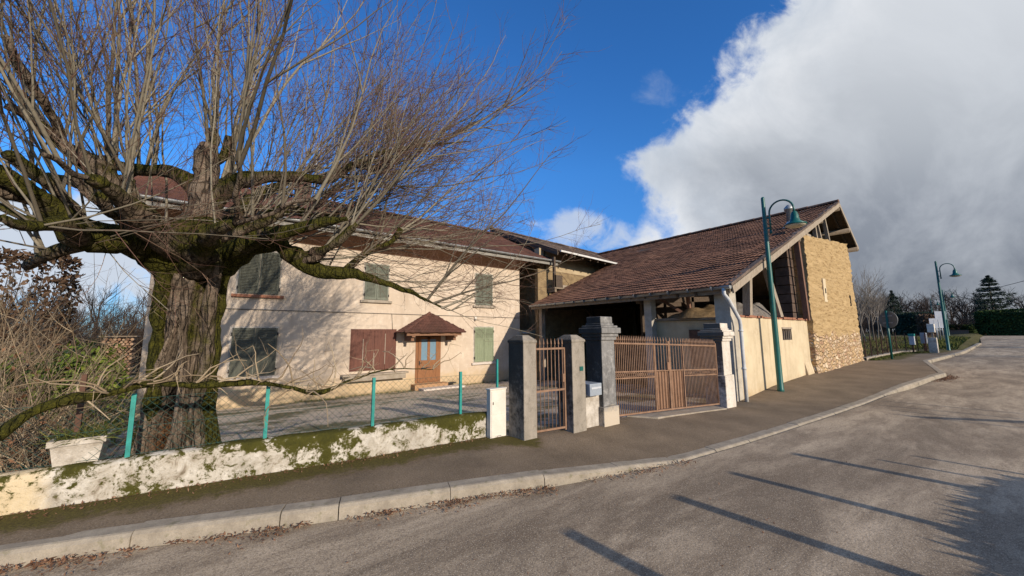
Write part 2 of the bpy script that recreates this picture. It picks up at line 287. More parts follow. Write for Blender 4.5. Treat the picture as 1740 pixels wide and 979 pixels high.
# ------------------------------------------------------------------ mesh helper
def origin_of(o):
    while o.parent: o = o.parent
    return Vector(o.location)
class MB:
    def __init__(s): s.v = []; s.f = []; s.a = {}; s.sm = []
    def add(s, vs, fs, smooth=False, **at_):
        b = len(s.v); s.v.extend([tuple(p) for p in vs]); s.f.extend([tuple(b+i for i in f) for f in fs]); s.sm.extend([smooth]*len(fs))
        for k, val in at_.items():
            L = s.a.setdefault(k, []); L.extend([0.]*(b-len(L)))
            L.extend(val if isinstance(val, list) else [val]*len(vs))
        return s
    def box(s, x0, x1, y0, y1, z0, z1, **k):
        return s.add([(x0,y0,z0),(x1,y0,z0),(x1,y1,z0),(x0,y1,z0),(x0,y0,z1),(x1,y0,z1),(x1,y1,z1),(x0,y1,z1)],
                     [(3,2,1,0),(4,5,6,7),(0,1,5,4),(1,2,6,5),(2,3,7,6),(3,0,4,7)], **k)
    def prism(s, poly, axis, a, b, **k):
        """polygon in the plane across an axis, extruded a..b along it ('y': poly is x,z; 'x': y,z; 'z': x,y)"""
        n = len(poly)
        P = {'y': lambda p, t: (p[0], t, p[1]), 'x': lambda p, t: (t, p[0], p[1]), 'z': lambda p, t: (p[0], p[1], t)}[axis]
        return s.add([P(p, a) for p in poly] + [P(p, b) for p in poly],
                     [tuple(range(n)), tuple(range(2*n-1, n-1, -1))] + [(i, n+i, n+(i+1) % n, (i+1) % n) for i in range(n)], **k)
    def beam(s, p, q, w, h=None, roll=(0, 0, 1), **k):
        p = Vector(p); q = Vector(q); h = h or w; d = (q-p).normalized(); r = Vector(roll)
        if abs(d.dot(r)) > .95: r = Vector((1, 0, 0))
        a = d.cross(r).normalized()*(w/2); b = a.cross(d).normalized()*(h/2)
        return s.add([p-a-b, p+a-b, p+a+b, p-a+b, q-a-b, q+a-b, q+a+b, q-a+b],
                     [(3,2,1,0),(4,5,6,7),(0,1,5,4),(1,2,6,5),(2,3,7,6),(3,0,4,7)], **k)
    def tube(s, pts, rad, n=6, cap=True, smooth=True, **k):
        pts = [Vector(p) for p in pts]; m = len(pts)
        if not isinstance(rad, (list, tuple)): rad = [rad]*m
        vs = []; d = (pts[1]-pts[0]).normalized(); a = d.orthogonal().normalized()
        for i, p in enumerate(pts):
            d = (pts[min(i+1, m-1)] - pts[max(i-1, 0)])
            if d.length < 1e-9: d = Vector((0, 0, 1))
            d.normalize(); a = (a - d*a.dot(d))
            if a.length < 1e-6: a = d.orthogonal()
            a.normalize(); b = d.cross(a)
            for j in range(n):
                t = 2*math.pi*j/n; vs.append(p + (a*math.cos(t) + b*math.sin(t))*rad[i])
        fs = [(i*n+j, i*n+(j+1) % n, (i+1)*n+(j+1) % n, (i+1)*n+j) for i in range(m-1) for j in range(n)]
        if cap: fs += [tuple(range(n-1, -1, -1)), tuple(range((m-1)*n, m*n))]
        return s.add(vs, fs, smooth, **k)
    def lathe(s, prof, c, n=24, smooth=True, **k):
        c = Vector(c); vs = [c + Vector((r*math.cos(2*math.pi*j/n), r*math.sin(2*math.pi*j/n), z)) for r, z in prof for j in range(n)]
        m = len(prof); fs = [(i*n+j, i*n+(j+1) % n, (i+1)*n+(j+1) % n, (i+1)*n+j) for i in range(m-1) for j in range(n)]
        fs += [tuple(range(n-1, -1, -1)), tuple(range((m-1)*n, m*n))]
        return s.add(vs, fs, smooth, **k)
    def grid(s, fn, nu, nv, smooth=False, flip=False, **k):
        vs = [fn(i/nu, j/nv) for i in range(nu+1) for j in range(nv+1)]
        q = lambda i, j: i*(nv+1)+j
        fs = [(q(i,j), q(i+1,j), q(i+1,j+1), q(i,j+1)) if not flip else (q(i,j), q(i,j+1), q(i+1,j+1), q(i+1,j)) for i in range(nu) for j in range(nv)]
        return s.add(vs, fs, smooth, **k)
    def build(s, name, mat, parent=None, bevel=0., **props):
        me = bpy.data.meshes.new(name); o0 = origin_of(parent) if parent else Vector((0, 0, 0))
        v = s.v if o0.length == 0 else [(x-o0.x, y-o0.y, z-o0.z) for x, y, z in s.v]
        me.from_pydata(v, [], s.f); me.update()
        for k, L in s.a.items():
            L.extend([0.]*(len(v)-len(L))); at_ = me.attributes.new(k, 'FLOAT', 'POINT'); at_.data.foreach_set('value', L)
        me.polygons.foreach_set('use_smooth', s.sm)
        o = bpy.data.objects.new(name, me); col.objects.link(o); me.materials.append(MT[mat])
        if parent: o.parent = parent
        if bevel:
            b = o.modifiers.new('bevel', 'BEVEL'); b.width = bevel; b.segments = 2; b.limit_method = 'ANGLE'
        for k, val in props.items(): o[k] = val
        return o
def thing(name, label, cat, loc, group=None):
    o = bpy.data.objects.new(name, None); col.objects.link(o); o.location = loc; o['label'] = label; o['category'] = cat; o.empty_display_size = .1
    if group: o['group'] = group
    return o
def dup(root, loc, label, group=None):
    c = root.copy(); col.objects.link(c); c.location = loc; c['label'] = label
    if group: c['group'] = group
    for ch in list(root.children):
        p = ch.copy(); col.objects.link(p); p.parent = c
        for g in ch.children:
            q = g.copy(); col.objects.link(q); q.parent = p
    return c
def tag(o, label, cat, group=None):
    o['label'] = label; o['category'] = cat
    if group: o['group'] = group
    return o
def rv(s=1.): return Vector((U(-1,1), U(-1,1), U(-1,1)))*s

# ------------------------------------------------------------------ ground, road, sidewalk, kerb, yard
def frange(a, b, st):
    n = max(1, round((b-a)/st)); return [a+(b-a)*i/n for i in range(n)]
xs = [-4000,-1500,-500,-200,-100,-60,-35] + frange(-20,-6,2) + frange(-6,40,.5) + frange(40,120,4) + [120,160,250,500,1500,4000]
ys = [-4000,-1500,-500,-150,-60,-30,-15,-8] + frange(-6,18,.5) + frange(18,60,3) + [60,90,150,300,700,1500,4000]
def gz(x, y):
    y0 = yw(x); base = zr(x)
    if y < y0 - .1: z = base - .14 - (.06 if 7 < x < 13 else 0)
    elif x < 24.4: z = zyard(x, y) - .03
    else: z = base + .10 - .5*min(1, max(0, (y-y0-1)/25))*(1 if x < 50 else max(0, (90-x)/40))
    if y >= y0-.1 and 24.4 <= x < 25.5: z = base + .08
    if x > 37 and y0-1.2 < y < 12: z = base + .10 + .18*math.exp(-((y-2.6)/1.2)**2)*min(1, (x-37)/3)
    if x > 37 and y < -1.5: z = base - .14 if x < 75 else base + .02
    return z + .03*mnoise.noise(Vector((x*.7, y*.7, 0)))*(1 if y > y0+.4 else 0)
g = MB(); nx, ny = len(xs), len(ys)
g.add([(x, y, gz(x, y)) for x in xs for y in ys], [(i*ny+j, (i+1)*ny+j, (i+1)*ny+j+1, i*ny+j+1) for i in range(nx-1) for j in range(ny-1)], True)
g.build('ground', 'ground', kind='structure')
rx = frange(-9, 20, .5) + frange(20, 26.01, .5) + frange(26.01, 48, 1) + frange(48, 130, 4) + [130]
g = MB(); vs = []; K = 10
for x in rx:
    yl = yk(x)-.06 if x < 48 else .9 + (x-48)*.02; yr = -1.9 if x < 40 else (-1.9-(x-40)*.9 if x < 52 else -12.7)
    for k in range(K+1): vs.append((x, yl+(yr-yl)*k/K, zr(x) + .015*math.sin(math.pi*k/K)))
g.add(vs, [(i*(K+1)+k, i*(K+1)+k+1, (i+1)*(K+1)+k+1, (i+1)*(K+1)+k) for i in range(len(rx)-1) for k in range(K)], True)
g.build('road', 'road', kind='structure')
sx = frange(-9, 36.5, .35) + [36.5]
g = MB(); vs = []; ws = []; K = 10
for x in sx:
    a, b = yk(x)+.12, yw(x)+.25
    for k in range(K+1):
        t = k/K; y = a+(b-a)*t; z = zk(x)-.006 + (zw(x)-zk(x))*min(1, t*(b-a)/(b-.25-a)); vs.append((x, y, z + .006*mnoise.noise(Vector((x*1.3, y*1.3, 3)))))
        d = yw(x)-y; ws.append(max(0, 1-abs(d)/.95)*(1 if x < 3.6 or x > 24.4 else .45))
g.add(vs, [(i*(K+1)+k, (i+1)*(K+1)+k, (i+1)*(K+1)+k+1, i*(K+1)+k+1) for i in range(len(sx)-1) for k in range(K)], True, wallside=ws)
g.build('sidewalk', 'sidewalk', kind='structure')
# kerb stones
g = MB(); x = -8.5
while x < 47:
    L = 1.0 if x < 3 or x > 15 else .9
    if abs(x-.05) < .5: L = .45
    n = 4; a, b = x+.004, x+L-.004; jz = U(-.006, .006); jy = U(-.008, .008); vs = []
    for k in range(n+1):
        xx = a+(b-a)*k/n; e = .001; tx = Vector((1, (yk(xx+.3)-yk(xx-.3))/.6)).normalized(); nx_, ny_ = -tx.y, tx.x; y = yk(xx)+jy
        h = zk(xx)+jz; r = zr(xx)
        w = .17
        for off, z in ((-.03, r-.1), (-.012, h-.03), (.012, h-.006), (.03, h), (w, h), (w, h-.16)): vs.append((xx+nx_*off, y+ny_*off, z))
    fs = [(k*6+i, (k+1)*6+i, (k+1)*6+i+1, k*6+i+1) for k in range(n) for i in range(5)] + [tuple(range(5, -1, -1)), tuple(range(n*6, n*6+6))]
    g.add(vs, fs, False); x += L
g.build('kerb', 'kerb', kind='structure')
# gravel yard sheet
g = MB(); vs = []
yx = frange(-1.6, 12.2, .4) + [12.2]; K = 24
for x in yx:
    a = yw(x)+.2
    for k in range(K+1):
        y = a+(15.1-a)*k/K; vs.append((x, y, zyard(x, y)+.012 + .02*mnoise.noise(Vector((x, y, 1)))))
g.add(vs, [(i*(K+1)+k, (i+1)*(K+1)+k, (i+1)*(K+1)+k+1, i*(K+1)+k+1) for i in range(len(yx)-1) for k in range(K)], True)
g.build('yard', 'yard', kind='structure')

# ------------------------------------------------------------------ roof tiles
def tiles(mb, O, e, s, le, ls, tw, tl, keep=None, lift=.03, jit=.006):
    O = Vector(O); e = Vector(e).normalized(); s = Vector(s).normalized(); nrm = e.cross(s).normalized()
    if nrm.z < 0: nrm = -nrm
    hp = [(0, 0), (.22, .024), (.5, .002), (.72, .024), (1, 0)]
    rows, cols_ = int(ls/tl), int(le/tw)
    for r in range(rows):
        sag = .02*math.sin(r*.7)
        for c in range(cols_):
            u, v = c*tw + (tw/2 if False else 0), r*tl
            if keep and not keep(u+tw/2, v+tl/2): continue
            rr = min(1, max(0, .5+.5*mnoise.noise(Vector((u*.35, v*.35, O.x)))*.9 + U(-.28, .28)))
            ja, jb, jl = U(-jit, jit), U(-jit, jit), U(-.012, .012); wv = .025*mnoise.noise(Vector((u*.5, v*.6, 7)))
            vs = []
            for t, h in hp: vs.append(O + e*(u+t*tw*1.02) + s*(v-.05+jl) + nrm*(h+lift+ja+wv))
            for t, h in hp: vs.append(O + e*(u+t*tw*1.02) + s*(v+tl) + nrm*(h+.0+jb+wv))
            for t, h in hp: vs.append(O + e*(u+t*tw*1.02) + s*(v-.05+jl) + nrm*(h+lift+ja+wv-.035))
            mb.add(vs, [(i, i+1, i+6, i+5) for i in range(4)] + [(10+i, 11+i, 1+i, i) for i in range(4)], rnd=rr)
def ridge_caps(mb, p, q, r=.11, L=.4):
    p, q = Vector(p), Vector(q); n = max(1, int((q-p).length/L)); d = (q-p)/n; side = d.normalized().cross(Vector((0,0,1))).normalized()
    for i in range(n):
        a = p+d*i; b = p+d*(i+1.08); rr = U(.1, .9); vs = []; j = Vector((0,0,U(-.01,.01)))
        for k in range(7):
            t = math.pi*k/6; o = side*math.cos(t)*r*1.25 + Vector((0,0,1))*(math.sin(t)*r - .03); vs += [a+o*1.06+j, b+o*.94+j]
        mb.add(vs, [(2*k, 2*k+1, 2*k+3, 2*k+2) for k in range(6)] + [tuple(range(12, -1, -2))], rnd=rr)

# ------------------------------------------------------------------ farmhouse
FY = 15.0
H = thing('farmhouse', 'peach rendered two storey farmhouse with closed shutters behind the bare pollard tree', 'house', (5, FY, -.6))
MB().box(-1.9, 12, FY, FY+8, -1.0, 5.02).build('wall', 'plaster', H)
g = MB(); g.prism([(FY+.01, 5.0), (FY+8, 5.0), (FY+8, 5.4), (FY+4, 7.8), (FY+.01, 5.5)], 'x', -1.88, 11.98); g.build('gable', 'plaster', H)
# coved soffit under the eaves, turned round the corner
g = MB(); EY = FY-1.0
def sof(u, v):
    t = v; return Vector((-2.6+u*(12.0+2.6), FY-.02-(.93)*t, 5.0+.47*t**.8))
g.grid(sof, 30, 5, True, True)
def sof2(u, v):
    t = v; return Vector((12.02+.8*t, FY-.02-.93*t*(1-u)+u*7, 5.0+.47*t**.8))
g.grid(sof2, 10, 5, True, False)
g.box(12.8, 13.75, EY+.07, EY+.1, 5.36, 5.46)
g.build('soffit', 'soffit', H)
MB().box(-2.9, 13.9, EY+.03, EY+.06, 5.33, 5.48).build('fascia', 'greyboard', H)
g = MB(); gp = [(EY-.06+.075*math.cos(a), 5.56+.075*math.sin(a)) for a in [math.pi+math.pi*i/8 for i in range(9)]]
g.prism(gp + [(EY+.005, 5.575), (EY-.125, 5.575)], 'x', -2.9, 14.0); g.build('gutter', 'zinc', H)
sl = math.atan2(2.5, 5.05)
g = MB(); RYH, RZH = FY+4.05, 8.05
g.prism([(EY+.0, 5.52), (RYH, RZH-.06), (FY+9, 5.52), (FY+9, 5.46), (RYH, RZH-.16), (EY+.0, 5.47)], 'x', -2.85, 13.85); g.build('roof_deck', 'darkwood', H)
g = MB(); tiles(g, (-2.9, EY-.03, 5.53), (1,0,0), (0, math.cos(sl), math.sin(sl)), 16.8, 5.66, .21, .27); g.build('roof', 'tile_house', H)
g = MB(); ridge_caps(g, (-2.9, RYH, RZH+.05), (13.9, RYH, RZH+.05)); g.build('ridge', 'tile_house', H)
g = MB(); g.box(2.0, 2.6, FY+3.3, FY+3.9, 7.4, 8.75); g.box(1.94, 2.66, FY+3.24, FY+3.96, 8.75, 8.83); g.lathe([(.13,0),(.12,.3),(.14,.32)], (2.3, FY+3.6, 8.83), 10); ch = g.build('chimney', 'sootbrick', H)
g = MB(); g.tube([(2.75, FY+3.4, 7.6), (2.75, FY+3.4, 10.6)], .028, 6)
for k in range(7): g.tube([(2.45-.0, FY+3.4+k*.16-.5, 10.3), (3.05, FY+3.4+k*.16-.5, 10.3)], .008, 4)
g.tube([(2.75, FY+2.85, 10.3), (2.75, FY+4.0, 10.3)], .012, 4); g.build('antenna', 'whitegutter', H)
g = MB(); g.tube([(-1.9, FY-.02, 2.58), (3.5, FY-.02, 2.56), (12.0, FY-.02, 2.52)], .012, 5); g.tube([(5.3, FY-.02, 2.56), (5.35, FY-.02, 1.9)], .01, 5)
g.tube([(11.7, FY-.03, -.55), (11.7, FY-.03, 1.6)], .02, 6); g.build('cable', 'cable', H)

def shutter(x0, x1, z0, z1, mat, lou, nleaf=2, sill=None, y=FY, frame=True):
    W_ = MB(); W_.box(x0-.05, x1+.05, y-.012, y+.05, z0-.04, z1+.05); w = W_.build('window', 'limewhite' if frame == 1 else 'plaster', H)
    wl = (x1-x0)/nleaf
    for i in range(nleaf):
        g = MB(); a, b = x0+i*wl+.006, x0+(i+1)*wl-.006; yf = y-.055; t = .055
        g.box(a, a+t, yf, y-.014, z0, z1); g.box(b-t, b, yf, y-.014, z0, z1)
        g.box(a+t, b-t, yf+.002, y-.014, z0, z0+.09); g.box(a+t, b-t, yf+.002, y-.014, z1-.08, z1)
        zl = z1-.08-(z1-z0-.17)*lou
        if lou < 1:
            g.box(a+t, b-t, yf+.004, y-.014, zl-.07, zl)
            g.box(a+t, b-t, yf+.018, y-.014, z0+.09, zl-.07)
            for k in range(1, 4): g.box(a+t+(b-a-2*t)*k/4-.004, a+t+(b-a-2*t)*k/4+.004, yf+.012, yf+.018, z0+.1, zl-.08)
        else: g.box(a+t, b-t, yf+.03, y-.014, z0+.09, z0+.1)
        n = max(3, int((z1-.08-zl)/.05))
        for k in range(n):
            zz = zl+(z1-.08-zl)*(k+.5)/n
            g.add([(a+t, yf+.004, zz-.014), (b-t, yf+.004, zz-.014), (b-t, yf+.032, zz+.022), (a+t, yf+.032, zz+.022),
                   (a+t, yf+.010, zz-.020), (b-t, yf+.010, zz-.020), (b-t, yf+.038, zz+.016), (a+t, yf+.038, zz+.016)], [(0,1,2,3),(7,6,5,4),(4,5,1,0)])
        g.build('shutter', mat, w)
        for zz in (z0+.18, z1-.2):
            xx = a-.03 if i == 0 else b-.01
            MB().box(xx, xx+.04, yf-.012, yf+.03, zz-.05, zz+.05).build('hinge', 'black', w)
    if sill:
        g = MB(); g.box(x0-.15, x1+.15, y-.10, y+.03, z0-.13, z0-.035); g.build('sill', sill, w, .008)
    return w
shutter(.17, 1.33, 3.1, 4.55, 'shadedgreen', 1., 2, 'brick')
shutter(4.18, 5.12, 3.1, 4.53, 'greygreen', 1., 2, 'stone')
shutter(9.30, 10.26, 3.1, 4.6, 'greygreen', 1., 2, 'stone')
w = shutter(.13, 1.38, .40, 1.96, 'shadedgreen', .38, 2, 'whitestep', FY, 1); w['label'] = 'window with grey green shutters in painted shade'
w = shutter(9.25, 10.32, .42, 2.03, 'greenpaint', .30, 2, 'whitestep'); w['label'] = 'window with pale green shutters'
# maroon boarded window: four flush leaves, pale weathered joints
wm = MB().box(3.75, 5.52, FY-.012, FY+.05, .33, 1.93).build('window', 'brownpaint', H, label='wide window closed by maroon boards')
for i in range(4):
    a = 3.79+i*.425; g = MB(); g.box(a+.006, a+.419, FY-.04, FY-.014, .37, 1.88)
    for k in (1, 2): g.box(a+.14*k-.003, a+.14*k+.003, FY-.043, FY-.04, .4, 1.86)
    g.build('shutter', 'brownpaint', wm)
g = MB()
for i, (z0, z1) in enumerate(((.62, 1.55), (.4, 1.0), (.55, 1.75))):
    xx = 3.79+(i+1)*.425-.003; g.box(xx-.012, xx+.012, FY-.048, FY-.041, z0, z1)
g.build('joint', 'stone', wm)
g = MB(); g.box(3.55, 5.85, FY-.32, FY, -.02, .17); g.box(3.45, 5.95, FY-.36, FY-.02, .17, .24); g.build('ledge', 'stone', H, .015)
# door, step, canopy
dr = MB().box(6.36, 7.52, FY-.015, FY+.05, -.33, 1.66).build('door', 'doorwood', H)
g = MB(); x0, x1 = 6.47, 7.41
g.box(x0, x0+.13, FY-.05, FY-.017, -.28, 1.6); g.box(x1-.13, x1, FY-.05, FY-.017, -.28, 1.6); g.box(6.88, 7.0, FY-.05, FY-.017, .62, 1.6)
g.box(x0+.13, x1-.13, FY-.05, FY-.017, .5, .62); g.box(x0+.13, x1-.13, FY-.05, FY-.017, -.28, -.1); g.box(x0+.13, x1-.13, FY-.05, FY-.017, 1.5, 1.6)
g.box(x0+.13, x1-.13, FY-.038, FY-.017, -.1, .5)
for k in range(1, 5): g.box(x0+.13+k*.136-.004, x0+.13+k*.136+.004, FY-.042, FY-.038, -.08, .48)
g.build('panel', 'doorwood', dr)
MB().box(x0+.13, 6.88, FY-.03, FY-.018, .62, 1.5).box(7.0, x1-.13, FY-.03, FY-.018, .62, 1.5).build('pane', 'glass', dr)
g = MB(); g.box(6.5, 6.54, FY-.075, FY-.05, .42, .6); g.tube([(6.52, FY-.1, .52), (6.62, FY-.1, .52)], .012, 6); g.build('handle', 'black', dr)
g = MB(); g.box(6.2, 7.7, FY-.42, FY, -.7, -.34); st = g.build('step', 'steptile', H, .01)
g = MB(); g.box(6.35, 8.25, FY-.95, FY-.42, -.8, -.46); g.build('step', 'whitestep', H, .01)
g = MB(); g.box(7.75, 8.15, FY-.3, FY-.05, -.42, -.38); g.tube([(7.8,FY-.1,-.58),(7.8,FY-.1,-.4)], .012, 5); g.tube([(8.1,FY-.1,-.58),(8.1,FY-.1,-.4)], .012, 5); g.build('boot_scraper', 'black', H)
cn = MB(); apex = Vector((6.85, FY-.0, 2.62)); L_, R_, B_ = Vector((5.5, FY, 1.82)), Vector((8.2, FY, 1.82)), FY-.92
L2, R2 = Vector((5.5, B_, 1.80)), Vector((8.2, B_, 1.80)); ap2 = Vector((6.85, FY-.22, 2.6))
cn.add([L_, L2, R2, R_, apex, ap2], [(0,1,5,4), (1,2,5), (2,3,4,5), (3,2,1,0)]); can = cn.build('canopy', 'darkwood', H)
g = MB(); e = (R2-L2); s = ((L2+R2)/2*0 + Vector((0, ap2.y-B_, ap2.z-1.8))).normalized(); ln = Vector((0, ap2.y-B_, ap2.z-1.8)).length
tiles(g, L2+Vector((0,-.03,.02)), (1,0,0), s, 2.7, ln, .135, .15, lambda u, v: abs(u-1.35) < 1.35*(1-v/ln)+.05, .018, .003)
for sd, O in ((-1, L2), (1, R2)):
    sv = Vector((-sd*1.35, .0, .8)).normalized(); ls = math.hypot(1.35, .8)
    tiles(g, O+Vector((sd*.03, 0, .02)), (0,1,0), sv, .92, ls, .135, .15, lambda u, v: u > .7*v/ls-.05, .018, .003)
ridge_caps(g, L2+Vector((0,0,.04)), ap2+Vector((0,0,.04)), .06, .25); ridge_caps(g, R2+Vector((0,0,.04)), ap2+Vector((0,0,.04)), .06, .25)
g.build('tiling', 'tile_house', can)
for xx in (5.85, 7.75): 
    g = MB(); g.box(xx, xx+.14, B_+.08, FY, 1.6, 1.78); g.box(xx+.01, xx+.13, B_+.2, FY, 1.45, 1.6); g.build('bracket', 'soffit', can)
MB().box(5.62, 8.08, B_+.06, B_+.14, 1.66, 1.79).build('eaves_beam', 'soffit', can)
g = MB(); g.box(9.22, 9.34, FY-.09, FY, 2.42, 2.52); g.lathe([(.03,0),(.05,.03),(.05,.1),(.02,.13)], (9.28, FY-.09, 2.34), 10); g.build('wall_lamp', 'whitebox', H)

# ------------------------------------------------------------------ wing between house and barn
W = thing('barn_wing', 'old earth walled wing with sagging grey tiled roof between farmhouse and barn', 'building', (16, 14.8, -.6))
MB().prism([(13.25, 1.9), (22, 1.9), (22, 5.9), (13.25, 6.38)], 'y', 14.8, 15.2).box(13.25, 13.6, 15.2, 23, -.8, 6.2).build('wall', 'wingwall', W)
g = MB()
def mudf(u, v): 
    y, z = 14.78+u*7, -.7+v*6.6
    return Vector((13.22-.06*mnoise.noise(Vector((y*2.2, z*2.2, 0)))-.03*mnoise.noise(Vector((y*7, z*7, 0))), y, z))
g.grid(mudf, 60, 56, True, True); g.build('mud_wall', 'mud', W)
MB().box(12.02, 22, 14.9, 15.3, -.8, 1.9).build('lower_wall', 'wingwall', W)
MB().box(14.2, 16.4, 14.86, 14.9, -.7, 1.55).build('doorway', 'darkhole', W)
g = MB(); g.tube([(12.02, 14.8, 1.75), (13.6, 14.8, 1.72)], .04, 8); g.build('pipe', 'zinc', W)
El, Er = Vector((13.45, 13.55, 6.02)), Vector((24.5, 13.5, 5.6)); Rl = Vector((13.45, 19.8, 8.62)); Er0 = Vector((18.5, 13.5, 5.83))
Er = El + (Er0-El)*(24.5-13.45)/(18.5-13.45); Rr = Vector((24.5, 19.4, 8.12))
e = (Er-El).normalized()
def wr(u, v, dz=0.):
    a = El.lerp(Er, u); b = Rl.lerp(Rr, u); p = a.lerp(b, v); p.z += dz - .05*math.sin(math.pi*v); return p
g = MB(); g.grid(lambda u, v: wr(u, v, -.02), 20, 10); g.grid(lambda u, v: wr(u, v, -.10), 20, 10, False, True); 
g.add([wr(0,0,-.02), wr(0,1,-.02), wr(0,1,-.22), wr(0,0,-.22)], [(0,1,2,3)]); g.build('roof_deck', 'darkwood', W)
g = MB(); NU, NV = 52, 23
for i in range(NU):
    for j in range(NV):
        u0, u1, v0, v1 = i/NU, (i+1)/NU, (j-.15)/NV, (j+1)/NV; ja = U(-.02, .02); vs = []
        for v_, lf in ((v0, .045+ja), (v1, .01+ja)):
            for t, h in ((0,0),(.25,.025),(.5,0),(.75,.025),(1,0)): vs.append(wr(u0+(u1-u0)*t, v_, lf+h))
        for t, h in ((0,0),(.25,.025),(.5,0),(.75,.025),(1,0)): vs.append(wr(u0+(u1-u0)*t, v0, h+ja))
        g.add(vs, [(k, k+1, k+6, k+5) for k in range(4)] + [(10+k, 11+k, 1+k, k) for k in range(4)], rnd=min(1, max(0, R()*.7+.15+.4*mnoise.noise(Vector((i*.15, j*.2, 4))))))
g.build('roof', 'tile_wing', W)
g = MB(); ridge_caps(g, Rl+Vector((0,0,.06)), Rr+Vector((0,0,.06)), .12); g.build('ridge', 'tile_wing', W)
g = MB(); g.add([wr(0,0,-.25)+Vector((-.06,0,0)), wr(0,1,-.25)+Vector((-.06,0,0)), wr(0,1,.04)+Vector((-.06,0,0)), wr(0,0,.04)+Vector((-.06,0,0)), wr(0,0,-.25), wr(0,1,-.25), wr(0,1,.04), wr(0,0,.04)], [(0,1,2,3),(7,6,5,4),(3,2,6,7),(0,4,5,1),(0,3,7,4),(1,5,6,2)]); g.build('verge_board', 'darkwood', W)
g = MB(); q = wr(.0,0); 
g.beam(El+Vector((.1,-.08,-.02)), Er0+Vector((0,-.08,-.02)), .10, .09); g.build('gutter', 'whitegutter', W)
g = MB()
for k in range(9):
    p = El.lerp(Er0, k/8); g.beam(p+Vector((0,.0,-.12)), (p.x, 15., p.z+.42), .09, .11)
g.build('rafter', 'darkwood', W)
MB().prism([(14.8, 5.0), (14.8, 6.3), (19.75, 8.35), (22.5, 7.2), (22.5, 5.0)], 'x', 13.62, 13.7).build('gable_boards', 'darkwood', W)
# balcony platform
b = MB(); b.box(13.3, 16.2, 13.7, 14.8, 4.02, 4.10); 
for xx in (13.35, 14.6, 15.9): b.box(xx, xx+.14, 13.75, 14.8, 3.86, 4.02)
bal = b.build('balcony', 'oldwoodY', W)
g = MB(); g.box(13.3, 13.42, 13.72, 13.84, 4.1, 5.7); g.beam((13.36, 13.78, 5.1), (14.2, 14.7, 5.75), .1); g.box(13.32, 13.9, 13.72, 13.78, 4.1, 4.75); g.build('rail', 'darkwood', bal)
g = MB(); g.box(14.4, 16.0, 13.75, 13.83, 4.1, 4.2); g.box(14.2, 14.75, 14.0, 14.4, 4.1, 4.3); g.box(15.0, 15.2, 13.9, 14.5, 4.1, 4.38); g.build('planks', 'oldwood', bal)
MB().box(13.3, 18, 14.74, 14.8, 3.2, 3.32).build('beam', 'oldwoodY', W)

# ------------------------------------------------------------------ barn
B = thing('barn', 'long barn of rammed earth and ochre render with brown tiled roof open at the gable', 'barn', (17, 4.25, 0))
GY = 4.25; EX, EZ, RX, RZ = 10.2, 2.9, 23.2, 7.93; bs = Vector((RX-EX, 0, RZ-EZ)); bl = bs.length; bsn = bs.normalized(); YB = 20.2; YF = 4.08
g = MB()                                                                         # deck under the tiles
YL = 14.0
def slab(mb, x0, x1, y0, y1, dz=-.03, th=.07):
    z = lambda x: EZ+(x-EX)*bs.z/bs.x
    mb.prism([(x0, z(x0)+dz), (x1, z(x1)+dz), (x1, z(x1)+dz-th), (x0, z(x0)+dz-th)], 'y', y0, y1)
slab(g, EX+.05, 17.6, YF+.02, YL); slab(g, 17.6, RX, YF+.02, YB)
g.prism([(RX, RZ-.03), (26.4, 6.15), (26.4, 6.08), (RX, RZ-.1)], 'y', YF+.02, YB); g.build('roof_deck', 'darkwood', B)
g = MB(); tiles(g, (EX-.06, YF, EZ), (0,1,0), bsn, YB-YF, bl, .235, .325, lambda u, v: (u+YF < YL) or (v*bsn.x+EX > 17.6), .035, .008)
ro = g.build('roof', 'tile_barn', B)
rs = Vector((RX-26.4, 0, RZ-6.15)); g = MB(); tiles(g, (26.45, YF, 6.13), (0,1,0), rs.normalized(), YB-YF, rs.length, .235, .325, None, .035, .012); g.build('roof', 'tile_barn', B)
g = MB(); ridge_caps(g, (RX, YF-.02, RZ+.06), (RX, YB, RZ+.06), .13); g.build('ridge', 'tile_barn', B)
g = MB()
for i in range(40):                                                              # mortared verge tiles
    p = Vector((EX, YF-.03, EZ+.03)) + bsn*(bl*i/40); q = Vector((EX, YF-.03, EZ+.03)) + bsn*(bl*(i+1.02)/40); j = U(-.015,.015)
    g.beam(p+Vector((0,.06,j)), q+Vector((0,.06,j)), .16, .07, rnd=U(.55,1))
g.build('verge', 'tile_wing', B)
g = MB(); o = Vector((0, YF-.02, -.10)); g.beam(Vector((EX+.1, 0, EZ))+o, Vector((RX, 0, RZ))+o, .045, .19); g.build('barge_board', 'oldwood', B)
g = MB(); g.beam(Vector((RX, YF-.02, RZ-.1)), Vector((26.35, YF-.02, 6.05)), .045, .17); g.build('barge_board', 'oldwood', B)
g = MB()
for xx, zz in ((13.2, 0), (16.6, 0), (20.0, 0)): 
    z = EZ+(xx-EX)*bs.z/bs.x-.25; g.tube([(xx, YF+.02, z), (xx, YB, z)], .11, 8)
g.build('purlin', 'oldwoodY', B)
g = MB(); g.tube([(24.6, YF-.05, 6.78), (24.6, YB, 6.78)], .12, 8); g.build('purlin', 'oldwoodY', B)
g = MB(); g.tube([(26.0, YF-.05, 6.0), (26.0, YB, 6.0)], .12, 8); g.build('purlin', 'oldwoodY', B)
g = MB(); g.tube([(RX, YF, RZ-.28), (RX, YB, RZ-.28)], .12, 8); g.build('purlin', 'oldwoodY', B)
g = MB()
